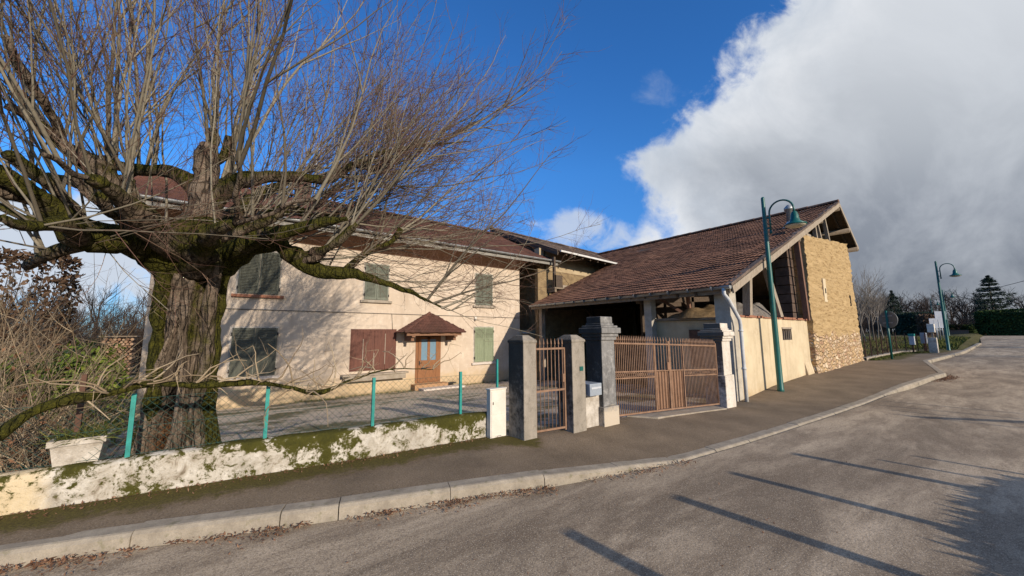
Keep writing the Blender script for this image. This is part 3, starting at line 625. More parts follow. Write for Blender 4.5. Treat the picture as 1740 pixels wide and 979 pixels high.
for k in range(26):
    y = YF+.35+k*.6
    if y > YL-.2: a = Vector((17.65, y, EZ+(17.65-EX)*bs.z/bs.x-.16))
    else: a = Vector((EX+.1, y, EZ-.13))
    g.beam(a, (RX, y, RZ-.16), .08, .1); g.beam((RX, y, RZ-.16), (26.3, y, 6.06), .08, .1)
g.build('rafter', 'darkwood', B)
# gutter along the yard eave, downpipe at the corner
g = MB(); gp = [(EX-.09+.075*math.cos(a), EZ-.02+.075*math.sin(a)) for a in [math.pi+math.pi*i/8 for i in range(9)]]
g.prism(gp + [(EX-.02, EZ-.005), (EX-.16, EZ-.005)], 'y', YF-.05, YL)
for k in range(15): g.prism([(p[0], p[1]-.006) for p in gp] + [(EX-.015, EZ), (EX-.165, EZ)], 'y', YF+.4+k*.66, YF+.43+k*.66)
g.build('gutter', 'zinc', B)
MB().box(EX-.01, EX+.03, YF, YL, EZ-.2, EZ-.06).build('fascia', 'oldwoodY', B)
g = MB(); g.tube([(EX-.08, YF+.12, EZ-.06), (EX-.08, YF+.12, EZ-.22), (EX-.0, YF+.06, EZ-.35), (EX+.42, YF+.0, EZ-.86), (EX+.46, YF-.0, EZ-1.0), (EX+.46, YF+.0, .9), (EX+.46, YF-.0, -.1)], .048, 10)
for z in (1.72, .75): g.lathe([(.06,0),(.06,.05)], (EX+.46, YF, z), 10)
g.build('downpipe', 'whitepipe', B)
MB().box(10.55, 10.95, GY, GY+.4, -.25, 2.80).build('post', 'concrete_post', B, .01)
MB().box(10.72, 11.02, 6.9, 7.2, -.4, 2.98).build('post', 'concrete_post', B, .01)
MB().prism([(12.6, -.5), (23.8, -.5), (23.8, 7.4), (23.2, 7.5), (12.6, 3.55)], 'y', 8.6, 8.7).build('shading_partition', 'darkwood', B)  # added boarding, stops the low sun so the barn interior stays dark
MB().box(10.6, 10.85, 13.5, 13.75, -.8, 2.95).build('post', 'oldwood', B)
# low rendered front wall with its barred opening
g = MB(); x0, x1, zb, zt = 10.95, 17.05, -.25, 2.12
g.box(x0, 14.35, GY+.02, GY+.35, zb, zt); g.box(15.25, x1, GY+.02, GY+.35, zb, zt); g.box(14.35, 15.25, GY+.02, GY+.35, zb, 1.44); g.box(14.35, 15.25, GY+.02, GY+.35, 1.80, zt)
g.prism([(GY-.14, -.2), (GY+.02, -.2), (GY+.02, .62)], 'x', 16.3, 17.2)
lw = g.build('wall', 'barnplaster', B)
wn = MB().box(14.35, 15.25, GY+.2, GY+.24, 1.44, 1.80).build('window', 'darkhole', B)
g = MB()
for k in range(4): g.box(14.52+k*.2, 14.545+k*.2, GY+.08, GY+.1, 1.44, 1.8)
g.box(14.33, 15.27, GY+.0, GY+.05, 1.80, 1.86); g.box(14.33, 14.38, GY+.06, GY+.1, 1.44, 1.80); g.box(15.22, 15.27, GY+.06, GY+.1, 1.44, 1.80); g.build('bars', 'oldwood', wn)
g = MB(); x = 10.95
while x < 17: 
    l = U(.18, .34)
    if 1: g.box(x, x+l+.003, GY-.02+U(-.03,.03), GY+.38, zt, zt+U(.03,.075))
    x += l
g.build('coping', 'brick', B)
# yard-side pen wall under the eave, with slab over it
g = MB(); g.box(11.0, 11.25, GY+.36, 7.05, -.3, 2.05); g.build('pen_wall', 'wingwall', B)
g = MB(); g.box(10.9, 16.8, GY+.4, 7.3, 2.06, 2.13); g.build('pen_floor', 'oldwoodY', B)
MB().box(10.985, 11.0, 4.9, 5.7, .7, 1.78).build('pen_door', 'rustpost', B)
# tall rammed earth gable wall
g = MB(); px0, px1 = 17.05, 24.35
def ptop(x): return 5.38 + (x-px0)/(px1-px0)*.68 + .05*mnoise.noise(Vector((x*2, 0, 0)))
def pf(u, v, y0=GY-.10):
    x = px0+u*(px1-px0); z0 = -.1; z = z0+(ptop(x)-z0)*v
    d = .05*mnoise.noise(Vector((x*.9, z*.9, 0))) + .055*mnoise.noise(Vector((x*1.6, z*8, 5))) + .02*mnoise.noise(Vector((x*9, z*9, 2)))
    return Vector((x + (.06*mnoise.noise(Vector((z*2, u*3, 8))) if u in (0., 1.) else 0), y0 - d - (.12*(1-v) if u > .0 else .05), z))
NUm, NVm = 90, 84
v0 = int(NVm*.31)
gs = MB(); gs.grid(pf, NUm, NVm, True)
D_ = .5
gs.grid(lambda u, v: pf(0., v)*(1-u) + Vector((px0, GY+D_, pf(0., v).z))*u, 6, NVm, False, True)
gs.grid(lambda u, v: pf(1., v)*(1-u) + Vector((px1, GY+D_, pf(1., v).z))*u, 6, NVm, False)
gs.grid(lambda u, v: pf(u, 1.)*(1-v) + Vector((px0+u*(px1-px0), GY+D_, ptop(px0+u*(px1-px0))))*v, NUm, 3, False)
pw = gs.build('earth_wall', 'pise', B); pw.data.materials.append(MT['cobble'])
for p in pw.data.polygons:
    c = p.center; x, z = c.x+17, c.z
    lim = 1.62 + .28*mnoise.noise(Vector((x*1.1, 0, 4))) + .18*mnoise.noise(Vector((x*4, z*3, 4)))
    if z < lim: p.material_index = 1
MB().box(17.1, 24.3, GY+D_, GY+D_+.02, -.2, 5.3).build('inner_face', 'pise', B)
MB().box(18.95, 19.35, GY-.165, GY-.10, 2.9, 3.85).build('patch', 'barnplaster', B)
MB().box(19.12, 19.16, GY-.19, GY-.16, 3.25, 3.45).build('iron_tie', 'black', B)
MB().box(23.2, 23.25, GY-.2, GY-.1, 2.9, 3.4).build('iron_tie', 'black', B)
# blocks stacked at the wall's end, posts, braces
g = MB()
for k in range(10):
    z = 2.1+k*.34
    if z < 5.2: g.box(16.45+U(-.04,.04), 17.0+U(-.04,.04), GY+.25, GY+.7, z, z+.31)
g.build('block_stack', 'stackstone', B)
MB().beam((16.95, GY-.02, 2.12), (16.62, GY-.02, 5.3), .16, .16).build('post', 'redwood', B)
g = MB(); g.beam((12.05, GY+.15, 2.15), (12.3, GY+.15, 3.5), .2, .17); g.build('post', 'oldwood', B)
g = MB(); g.beam((14.9, GY+.2, 2.2), (14.15, GY+.35, 4.3), .15, .15); g.build('brace', 'oldwood', B)
g = MB(); g.beam((11.6, 6.0, 2.2), (11.0, 7.0, 2.95), .09); g.build('brace', 'redwood', B)
g = MB(); g.beam((11.4, 5.85, 2.2), (11.2, 5.8, 3.1), .1); g.build('post', 'redwood', B)
for xx, dx, z1 in ((19.6, .1, 6.35), (20.3, -.25, 6.6), (21.6, -.25, 7.1)):
    z0 = ptop(xx)-.05; g = MB(); g.beam((xx, GY+.05, z0), (xx+dx, GY+.1, z1), .13, .13); g.build('post', 'oldwood', B)
g = MB(); g.box(17.9, 18.5, GY-.05, GY+.3, ptop(18.2)-.02, ptop(18.2)+.14); g.build('wall_plate', 'oldwood', B)
# inner timber frame and closing walls
g = MB()
for yy in (7.4, 13.2):
    for xx in (14.5, 19.0): g.box(xx, xx+.22, yy, yy+.22, -.5, EZ+(xx-EX)*bs.z/bs.x-.2)
    g.beam((10.8, yy+.1, 2.75), (23.5, yy+.1, 3.6), .2)
    g.beam((14.6, yy+.1, 2.6), (12.6, yy+.1, 3.6), .14); g.beam((19.1, yy+.1, 3.2), (16.9, yy+.1, 5.2), .14)
g.build('frame', 'darkwood', B)
MB().box(23.9, 24.3, GY+.55, YB, -.6, 6.6).build('wall', 'mud', B)
MB().box(11.0, 23.9, 14.3, 14.6, -.8, 4.9).build('wall', 'mud', B)
MB().box(11.0, 23.9, GY+.4, 14.3, -.62, -.54).build('floor', 'mud', B)
# chimney pipe
cp = MB(); cx, cy = 18.0, 4.72; cz = EZ+(cx-EX)*bs.z/bs.x
cp.lathe([(.11,-.2),(.11,.75),(.16,.76),(.16,.86),(.05,.98)], (cx, cy, cz), 14); p = cp.build('flue', 'zinc', B)
g = MB(); g.lathe([(.3,-.02),(.2,.08),(.12,.22),(.115,.24)], (cx, cy, cz+.02), 12); g.build('flashing', 'whitegutter', p)
def skew(o):                                             # the eave runs a little askew to the ridge
    for v in o.data.vertices:
        X, Y = v.co.x+17, v.co.y+4.25; f = max(0, min(1.05, (RX-X)/(RX-EX)))*max(0, Y-4.9)
        v.co.x += .19*f; v.co.z += .022*f if v.co.z > 1.5 else 0
for o in B.children:
    if o.name.split('.')[0] not in ('earth_wall',): skew(o)
# hay and rubble lying in the barn
def heap(name, mat, cx, cy, cz, rx_, ry_, h, label, cat, seed):
    g = MB(); n, m = 26, 10; vs = []
    for i in range(m+1):
        r = i/m
        for j in range(n):
            a = 2*math.pi*j/n; k = 1+.25*mnoise.noise(Vector((math.cos(a)*1.5, math.sin(a)*1.5, seed)))
            x, y = cx+rx_*r*k*math.cos(a), cy+ry_*r*k*math.sin(a)
            vs.append((x, y, cz + h*(1-r**2)*(1+.5*mnoise.noise(Vector((x*2.5, y*2.5, seed)))) + .03*mnoise.noise(Vector((x*9, y*9, seed)))*(1-r)))
    g.add(vs, [(i*n+j, (i+1)*n+j, (i+1)*n+(j+1) % n, i*n+(j+1) % n) for i in range(m) for j in range(n)], True)
    return tag(g.build(name, mat), label, cat)
heap('hay_heap', 'hay', 11.9, 5.6, 2.135, .95, 1.1, .36, 'heap of old brown hay on the pen roof under the barn eave', 'hay', 1)
heap('rubble_heap', 'greyheap', 14.6, 5.3, 2.135, 1.9, .7, .55, 'grey dusty heap behind the low barn wall, under the open gable', 'rubble', 2)

# ------------------------------------------------------------------ garden wall and wire fence
GW = [(-8, 6.85), (-1.49, 5.56), (1.38, 5.14), (3.36, 4.95), (3.58, 4.93)]
def ygw(x): return interp(x, GW)
def ztop(x): return interp(x, [(-8,.44),(-1.5,.455),(-.7,.47),(.45,.50),(1.64,.485),(2.9,.49),(3.6,.46)])
g = MB(); n = 150; prof = [(-.02,-.25,0),(0,.08,0),(.0,.16,0),(.0,.24,.2),(.0,.32,.5),(.005,.38,.8),(.02,1,1),(.11,1.015,1),(.2,1,1),(.2,-.2,.3)]
vs = []; tp = []
for i in range(n+1):
    x = -8+11.58*i/n; zt_ = ztop(x) + .012*mnoise.noise(Vector((x*3, 0, 0)))
    for off, z, t in prof:
        if z > .9: zz = zt_ + (z-1)
        elif z < 0: zz = z
        else: zz = .1+(zt_-.1)*(z/.4)
        d = .02*mnoise.noise(Vector((x*3, zz*5, 1))) + .012*mnoise.noise(Vector((x*11, zz*11, 2)))
        vs.append((x, ygw(x)+off-(d if off < .1 else 0), zz)); tp.append(t)
m = len(prof)
g.add(vs, [(i*m+j, (i+1)*m+j, (i+1)*m+j+1, i*m+j+1) for i in range(n) for j in range(m-1)] + [tuple(range(m-1, -1, -1)), tuple(n*m+j for j in range(m))], True, topness=tp)
tag(g.build('garden_wall', 'wallmoss'), 'low whitewashed roadside wall patched with moss below the wire fence', 'wall')
F = thing('wire_fence', 'green chain link fence with turquoise posts standing on the mossy low wall', 'fence', (1, ygw(1)+.1, .5))
PX = [-6.4, -4.6, -2.9, -.72, .44, 1.63, 2.9]
for x in PX:
    g = MB(); y, z0 = ygw(x)+.1, ztop(x)-.1; g.box(x-.019, x+.019, y-.016, y+.016, z0, z0+.74)
    for k in range(8): g.box(x-.006, x+.006, y-.02, y-.0155, z0+.16+k*.07, z0+.18+k*.07)
    g.build('post', 'fencegreen', F)
g = MB(); gap = .055
def fp(x, z): return Vector((x, ygw(x)+.1, ztop(x)+z))
h = .56; x = -6.4
while x < 3.6:
    for d in (1, -1):
        a, b = (x, x+h) if d > 0 else (x+h, x)
        if max(a, b) <= 3.62: g.tube([fp(a, .02), fp((a+b)/2, .02+h/2), fp(b, .02+h)], .0016, 3, False)
    x += gap*1.42
for z in (.03, .3, .585): g.tube([fp(-6.4+10*i/30, z) for i in range(31)], .0024, 4, False)
g.build('mesh', 'wire', F)
MB().box(3.46, 3.49, 4.92, 4.95, .45, 1.3).build('post', 'fencegreen', F)

# white meter cabinet
mc = thing('meter_cabinet', 'cream meter cabinet standing against the mossy wall beside the small gate', 'cabinet', (3.45, 4.8, .12))
MB().box(3.28, 3.58, 4.84, 4.94, .0, .84).build('body', 'whitebox', mc, .006)
g = MB(); g.box(3.3, 3.565, 4.833, 4.84, .47, .82); g.box(3.3, 3.565, 4.833, 4.84, .05, .455); g.build('door', 'whitebox', mc, .003)
MB().box(3.32, 3.335, 4.829, 4.834, .62, .66).build('lock', 'black', mc)
g = MB()
for k in range(4): g.box(3.4, 3.48, 4.830, 4.834, .09+k*.018, .097+k*.018)
g.build('vent', 'black', mc)
MB().box(3.265, 3.595, 4.825, 4.95, .84, .862).build('lid', 'whitebox', mc, .006)

# ------------------------------------------------------------------ gate pillars and gates
def small_pillar(x0, x1, y0, y1, label, zb=-.05):
    t = thing('gate_post', label, 'pillar', ((x0+x1)/2, (y0+y1)/2, .1), 'grey roughcast posts of the small gate')
    MB().box(x0, x1, y0, y1, zb, 1.57).build('shaft', 'pillar', t, .012)
    cx, cy = (x0+x1)/2, (y0+y1)/2; g = MB(); b = [(x0-.012,y0-.012),(x1+.012,y0-.012),(x1+.012,y1+.012),(x0-.012,y1+.012)]; k = .45
    vs = [(x, y, 1.56) for x, y in b] + [(x, y, 1.60) for x, y in b] + [(cx+(x-cx)*k, cy+(y-cy)*k, 1.68) for x, y in b]
    g.add(vs, [(3,2,1,0)] + [(i, (i+1) % 4, 4+(i+1) % 4, 4+i) for i in range(4)] + [(4+i, 4+(i+1) % 4, 8+(i+1) % 4, 8+i) for i in range(4)] + [(8,9,10,11)])
    g.build('cap', 'pillar', t, .01); return t
small_pillar(3.6, 3.86, 4.42, 4.80, 'grey roughcast gate post next to the cream meter cabinet')
p2 = small_pillar(4.49, 4.80, 4.26, 4.62, 'grey roughcast gate post beside the letterbox, with small green number plate')
np_ = MB().box(4.66, 4.74, 4.248, 4.262, 1.09, 1.16).build('number_plate', 'lampgreen', p2)
tag(MB().box(4.81, 5.24, 4.34, 4.56, -.05, .66).build('letterbox_wall', 'limewhite', None, .02), 'short whitewashed stub wall between the gate posts under the letterbox', 'wall')
lb = thing('letterbox', 'grey metal letterbox on the short stub wall between gate posts', 'letterbox', (5.0, 4.42, .66))
MB().box(4.86, 5.16, 4.22, 4.6, .66, .86).build('body', 'mailgrey', lb, .008)
MB().box(4.885, 5.135, 4.212, 4.22, .775, .805).build('flap', 'signwhite', lb)
def big_pillar(cx, cy, w, d, zb, zt, mat, label, ph=.34):
    t = thing('gate_pillar', label, 'pillar', (cx, cy, zb))
    def bx(a, z0, z1, b=.012): return (cx-w/2-a, cx+w/2+a, cy-d/2-a, cy+d/2+a, z0, z1)
    MB().box(*bx(.03, zb-.2, zb+ph)).build('plinth', mat, t, .015)
    MB().box(*bx(0, zb+ph, zt-.42)).build('shaft', mat, t, .012)
    g = MB()
    for a, z0, z1 in ((.03,zt-.42,zt-.36),(.055,zt-.36,zt-.30),(.09,zt-.30,zt-.2),(.05,zt-.2,zt-.16),(.0,zt-.16,zt-.12)): g.box(*bx(a, z0, z1))
    k = -.02; g.box(*bx(-.015, zt-.12, zt)); g.build('capital', mat, t, .012)
    return t
big_pillar(5.41, 4.43, .36, .36, .1, 2.0, 'darkpillar', 'tall sooty dark stone pillar with stepped capital between letterbox and rusty gate')
big_pillar(9.32, 4.12, .42, .42, -.02, 1.92, 'whitepillar', 'pale flaking stone pillar at the barn end of the rusty driveway gate', .74)
# pedestrian gate
def bars(g, p, q, z0, z1, n, r=.009, tip=True):
    p, q = Vector(p), Vector(q)
    for k in range(n):
        c = p.lerp(q, (k+.5)/n); a0 = z0 if not callable(z0) else z0(c.x); a1 = z1 if not callable(z1) else z1(c.x)
        g.tube([(c.x, c.y, a0), (c.x, c.y, a1)], r, 6)
        if tip: g.lathe([(r*.8,0),(r*2.0,.03),(r*1.6,.045),(r*.2,.115)], (c.x, c.y, a1-.01), 6)
pg = thing('garden_gate', 'narrow rust coloured garden gate with spear tips between two grey posts', 'gate', (4.17, 4.45, .15))
g = MB(); a, b = (3.88, 4.5, 0), (4.47, 4.42, 0)
def rail(g, a, b, z, w=.03, h=.03):
    za, zb_ = (z, z) if not isinstance(z, tuple) else z
    g.beam((a[0], a[1], za), (b[0], b[1], zb_), w, h)
for z in (.2, .80, 1.46): rail(g, a, b, z)
g.box(3.87, 3.9, 4.485, 4.515, .16, 1.47); g.box(4.45, 4.48, 4.405, 4.435, .16, 1.47); g.build('frame', 'rust', pg)
g = MB(); bars(g, a, b, .2, 1.52, 8, .008); g.build('bars', 'rust', pg)
MB().box(4.4, 4.46, 4.39, 4.42, .92, 1.05).build('lock', 'rust', pg)
# two-leaf driveway gate
dg = thing('driveway_gate', 'wide rust coloured two leaf driveway gate of closely set spear bars', 'gate', (7.4, 4.3, .1))
A, Bm, C_ = Vector((5.66, 4.40, 0)), Vector((7.35, 4.24, 0)), Vector((9.08, 4.06, 0))
zb = lambda x: interp(x, [(5.66,.19),(7.35,.13),(9.08,.06)]); zt_ = lambda x: zb(x)+1.42
for k, (p, q, wide) in enumerate(((A, Bm, 0), (Bm+Vector((.03,0,0)), C_, 1))):
    leaf = MB(); 
    s1 = .73 if k == 0 else .27
    m_ = p.lerp(q, s1)
    for z in (.02, 1.33): leaf.beam((p.x, p.y, zb(p.x)+z), (q.x, q.y, zb(q.x)+z), .035, .03)
    for c in (p, q, m_): leaf.beam((c.x, c.y, zb(c.x)), (c.x, c.y, zb(c.x)+(1.40 if c is not m_ else 1.33)), .035, .035)
    lo, hi = (p, m_) if k == 0 else (m_, q)
    for z in (.68, .80): leaf.beam((lo.x, lo.y, zb(lo.x)+z), (hi.x, hi.y, zb(hi.x)+z), .026, .022)
    lo2, hi2 = (m_, q) if k == 0 else (p, m_)
    leaf.beam((lo2.x, lo2.y, zb(lo2.x)+.80), (hi2.x, hi2.y, zb(hi2.x)+.80), .026, .022)
    lf = leaf.build('leaf', 'rust', dg)
    g = MB(); n1 = 24 if k == 0 else 24
    bars(g, lo, hi, lambda x: zb(x)+.02, lambda x: zb(x)+1.38, n1, .0085); bars(g, lo2, hi2, lambda x: zb(x)+(.02), lambda x: zb(x)+1.38, 5, .0085)
    g.build('bars', 'rust', lf)
    g = MB(); n2 = 22; L = (hi-lo)
    for i in range(n2):
        for d in (0, 1):
            a = lo+L*((i+d)/n2); b = lo+L*((i+1-d)/n2); g.beam((a.x, a.y-.012, zb(a.x)+.69), (b.x, b.y-.012, zb(b.x)+.79), .008, .008)
    g.build('lattice_band', 'rust', lf)
    a, b = lo2.lerp(hi2, .04), lo2.lerp(hi2, .96); g = MB()
    g.add([(a.x,a.y+.02,zb(a.x)+.04),(b.x,b.y+.02,zb(b.x)+.04),(b.x,b.y+.02,zb(b.x)+.79),(a.x,a.y+.02,zb(a.x)+.79),(a.x,a.y+.025,zb(a.x)+.04),(b.x,b.y+.025,zb(b.x)+.04),(b.x,b.y+.025,zb(b.x)+.79),(a.x,a.y+.025,zb(a.x)+.79)],
          [(0,1,2,3),(7,6,5,4),(0,4,5,1),(3,2,6,7),(0,3,7,4),(1,5,6,2)]); g.build('sheet', 'rustdark', lf)
MB().box(7.24, 7.33, 4.2, 4.23, .95, 1.1).build('lock', 'rustdark', dg)
for z in (.35, 1.2): MB().tube([(9.08, 4.06, z), (9.14, 4.08, z), (9.14, 4.1, z+.06)], .018, 6).build('hinge', 'rust', dg)
vs = [(x, y, zw(x)+.018) for x, y in ((6.5,4.02),(8.9,3.82),(9.0,4.2),(6.15,4.45))]
g = MB(); g.add(vs + [(x, y, -.2) for x, y, z in vs], [(0,1,2,3),(4,5,1,0),(5,6,2,1),(6,7,3,2),(7,4,0,3)]); g.build('threshold', 'stone', kind='structure')
# ------------------------------------------------------------------ street lamps
def lamp(x, y, z, label):
    t = thing('street_lamp', label, 'street lamp', (x, y, z), 'green swan neck street lamps along the road')
    g = MB(); g.lathe([(.085,-.1),(.085,.02),(.078,.04),(.074,1.2),(.066,3.0),(.055,4.6),(.05,5.6),(.052,5.62),(.03,5.66)], (x, y, z), 14); g.build('pole', 'lampgreen', t)
    g = MB(); yo = y-.13; pts = [(x, yo, z+4.55), (x, yo, z+5.0)]; ac, rr = yo-.30, .30
    for k in range(13):
        a = math.pi*k/12; pts.append((x, ac+rr*math.cos(a), z+5.12+rr*1.05*math.sin(a)))
    pts.append((x, ac-rr, z+5.0)); g.tube(pts, .026, 8)
    g.box(x-.02, x+.02, yo, y, z+4.66, z+4.70); g.box(x-.02, x+.02, yo, y, z+4.98, z+5.02); g.lathe([(.034,0),(.034,.1)], (x, yo, z+4.5), 8); g.build('arm', 'lampgreen', t)
    hx, hy, hz = x, ac-rr, z+4.62
    g = MB(); g.lathe([(.27,.0),(.26,.03),(.18,.075),(.125,.12),(.10,.20),(.092,.30),(.075,.33),(.07,.37),(.04,.40)], (hx, hy, hz), 24); h = g.build('head', 'lampgreen', t)
    g = MB(); g.lathe([(.05,-.075),(.15,-.06),(.22,-.025),(.25,-.002)], (hx, hy, hz), 20); g.build('glass', 'lampglass', h)
    return t
L0 = lamp(12.54, 3.9, .08, 'tall green street lamp in front of the low ochre barn wall')
dup(L0, (35.83, 1.98, .50), 'green street lamp standing near the white post where the sidewalk ends')
dup(L0, (68.6, 3.6, 1.05), 'green street lamp just behind the one at the sidewalk end')
dup(L0, (88, 6.0, 1.15), 'farthest green street lamp, small behind the bare bushes')

# ------------------------------------------------------------------ sign, posts, boxes and fence beyond the barn
sg = thing('road_sign', 'round road sign on green post seen from its grey back', 'sign', (25.97, 3.29, .36))
g = MB(); g.tube([(25.97, 3.29, .2), (25.97, 3.29, 2.72)], .045, 10); g.build('post', 'lampgreen', sg)
g = MB(); d = Vector((.86, -.5, 0)).normalized(); s_ = Vector((-d.y, d.x, 0)); c = Vector((25.97, 3.29, 2.28))+d*.06; n = 32; vs = []
for k in range(n):
    a = 2*math.pi*k/n; vs.append(c + (s_*math.cos(a) + Vector((0,0,1))*math.sin(a))*.42)
vs += [v+d*.02 for v in vs]; g.add(vs, [tuple(range(n-1,-1,-1)), tuple(range(n, 2*n))] + [(i, (i+1) % n, n+(i+1) % n, n+i) for i in range(n)]); g.build('disc', 'signback', sg)
g = MB()
for zz in (2.12, 2.46): g.beam(c-s_*.2-d*.03+Vector((0,0,zz-2.28)), c+s_*.2-d*.03+Vector((0,0,zz-2.28)), .04, .03)
g.build('bracket', 'signwhite', sg)
FE = thing('wire_stake_fence', 'rusty wire fence on thin stakes along the field beyond the barn', 'fence', (29, 3.5, .4))
fpts = [(24.6, 4.05), (31, 3.6), (33.2, 2.75), (36.5, 2.5)]
k = 0
x = 24.8
while x < 36.6:
    y = interp(x, fpts); MB().box(x-.02, x+.02, y-.02, y+.02, zw(x)-.1, zw(x)+1.12+U(-.05,.08)).build('stake', 'rustpost', FE); x += .98+U(-.1,.1)
g = MB()
for z in (.25, .5, .75, 1.0):
    g.tube([(a, interp(a, fpts), zw(a)+z) for a in frange(24.6, 36.5, .5)], .004, 3, False)
x = 24.6
while x < 36.4:
    y = interp(x, fpts); g.tube([(x, y, zw(x)+.05), (x, y, zw(x)+1.0)], .0025, 3, False); x += .12
g.build('mesh', 'rustpost', FE)
g = MB(); P_ = frange(24.4, 32.6, .4)
for a, b in zip(P_, P_[1:]): g.add([(a, interp(a,fpts)-.10, zw(a)-.1), (b, interp(b,fpts)-.10, zw(b)-.1), (b, interp(b,fpts)-.10, zw(b)+.12), (a, interp(a,fpts)-.10, zw(a)+.12), (b, interp(b,fpts)+.1, zw(b)+.12), (a, interp(a,fpts)+.1, zw(a)+.12)], [(0,1,2,3), (3,2,4,5)])
tag(g.build('low_edging_wall', 'stone'), 'low mossy concrete edging under the rusty stake fence', 'wall')
mb_ = thing('field_letterbox', 'white letterbox with green lid on the rusty stake fence', 'letterbox', (31.6, 3.25, .45))
MB().box(31.54, 31.86, 2.98, 3.2, .92, 1.42).build('body', 'signwhite', mb_, .01)
MB().box(31.52, 31.88, 2.96, 3.22, 1.42, 1.55).build('lid', 'fencegreen', mb_, .01)
MB().box(31.65, 31.72, 3.05, 3.12, .4, .95).build('post', 'rustpost', mb_)
wp = thing('white_post', 'white concrete gatepost in two blocks beside the last sidewalk lamp', 'post', (32.85, 2.3, .45))
MB().box(32.6, 33.05, 2.2, 2.55, .4, 1.32).build('base', 'limewhite', wp, .02)
MB().box(32.62, 33.0, 2.22, 2.52, 1.62, 2.12).build('box', 'whitebox', wp, .02); MB().box(32.75, 32.85, 2.3, 2.4, 1.32, 1.62).build('stem', 'oldwood', wp)
gb = thing('grey_cabinet', 'grey electric cabinet in the rusty stake fence', 'cabinet', (34.2, 3.1, .5))
MB().box(33.95, 34.45, 2.7, 2.95, .95, 1.6).build('body', 'mailgrey', gb, .01); MB().box(34.0, 34.4, 2.69, 2.7, 1.0, 1.55).build('door', 'mailgrey', gb); MB().box(34.15, 34.25, 2.78, 2.88, .4, .95).build('stem', 'rustpost', gb)
def panel(name, x, y, z0, z1, w, label, zb):
    t = thing(name, label, 'sign', (x, y, zb)); d = Vector((.5, -.86, 0)); a, b = Vector((x, y, 0))-d*w/2, Vector((x, y, 0))+d*w/2
    g = MB(); g.beam((a.x, a.y, (z0+z1)/2), (b.x, b.y, (z0+z1)/2), .03, z1-z0); g.build('panel', 'signwhite' if 'white' in label else 'signback', t)
    for p in (a.lerp(b, .25), a.lerp(b, .75)): MB().tube([(p.x+.03, p.y, zb-.1), (p.x+.03, p.y, z1-.05)], .03, 6).build('post', 'zinc', t)
panel('direction_sign', 46.0, 2.72, 2.62, 3.3, .66, 'grey backed rectangular road sign above the bluish white panel', .75)
panel('town_sign', 47.5, 2.95, 1.95, 2.65, .66, 'bluish white lower road sign behind the lamp pole', .75)
panel('arrow_sign', 49.0, 3.36, 2.25, 2.8, .5, 'small white arrow panel next to the larger road sign', .75)
MB_ = MB(); MB_.box(83.2, 83.8, 2.5, 5.2, .9, 1.75).box(83.15, 83.85, 2.45, 5.25, 1.75, 1.82)
tag(MB_.build('brick_wall', 'brick'), 'short pink brick wall at the far bend of the road', 'wall')
g = MB(); p0 = Vector((60, 4.2, 9.5)); p1 = Vector((26, -12, 8.3)); pts = []
for k in range(21):
    t = k/20; p = p0.lerp(p1, t); p.z -= .5*4*t*(1-t); pts.append(p)
p0b = at(1622, 460, 2.0); pts = [Vector((48, .85, 4.75)) .lerp(Vector((30, -6.5, 6.3)), k/20) - Vector((0,0,.25*4*(k/20)*(1-k/20))) for k in range(21)]
tag(g.tube(pts, .018, 5).build('overhead_cable', 'cable'), 'thin dark overhead cable in the grey sky by the far lamp', 'cable')

# ------------------------------------------------------------------ the pollard tree
TX, TY = -.42, 6.75
T = thing('pollard_tree', 'huge old pollarded lime tree with hollow mossy trunk and bare shoots', 'tree', (TX, TY, .05))
slit = -math.pi/2 - .34
g = MB(); nt, nz = 110, 100; vs = []; wd = []; rtv = []; ms = []
ZT = 2.9
for i in range(nz+1):
    z = -.15 + (ZT+.15)*i/nz; t = z/ZT
    base = .240 + .32*math.exp(-max(0, z)*2.4) + .06*max(0, t-.6)*2
    cxx = TX + .05*t - .06*math.sin(t*3); cyy = TY - .15*t
    for j in range(nt):
        a = 2*math.pi*j/nt; da = (a-slit-.0+math.pi) % (2*math.pi)-math.pi
        ca, sa = math.cos(a), math.sin(a)
        r = base*(1 + .12*math.sin(3*a+1.2+z*.3) + .07*math.sin(5*a+2+z*.4) + .13*mnoise.noise(Vector((ca*1.6, sa*1.6, z*.9))) + .09*mnoise.noise(Vector((ca*4, sa*4, z*1.8))))
        r += .035*mnoise.noise(Vector((ca*7, sa*7, z*.8))) - .03*abs(mnoise.noise(Vector((ca*10, sa*10, z*1.1))))
        r += .012*mnoise.noise(Vector((ca*14, sa*14, z*2.5)))
        sc_ = slit - .16 + .24*(z-.9); da = (a-sc_+math.pi) % (2*math.pi)-math.pi
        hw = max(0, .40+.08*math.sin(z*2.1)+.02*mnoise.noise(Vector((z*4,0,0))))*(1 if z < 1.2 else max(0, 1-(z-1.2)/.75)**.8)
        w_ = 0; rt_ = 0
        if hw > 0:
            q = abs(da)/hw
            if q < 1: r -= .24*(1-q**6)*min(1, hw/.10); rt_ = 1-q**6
            if 1 <= q < 1.9: r += .055*(1-abs(q-1.35)/.6)
        ed = abs(da)-(hw if hw > 0 else 0)
        wr_ = .20*(1 if z < 1.7 else max(0, 1-(z-1.7)/.5))
        if ed < wr_ and wr_ > 0: w_ = min(1, (wr_-ed)/.1)*(.75+.25*mnoise.noise(Vector((ca*6, sa*6, z*2))))
        mo = max(0, math.cos(a+.45))**2*.62 + max(0, math.cos(a-math.pi+.1))**2*.55 + .35*mnoise.noise(Vector((ca*2.2, sa*2.2, z*1.3+4)))
        mo = mo*(1 if z > .35 else .5) + .25*max(0, t-.5) - w_*.7
        vs.append((cxx+r*ca, cyy+r*sa*1.0, z)); wd.append(w_); rtv.append(rt_); ms.append(mo)
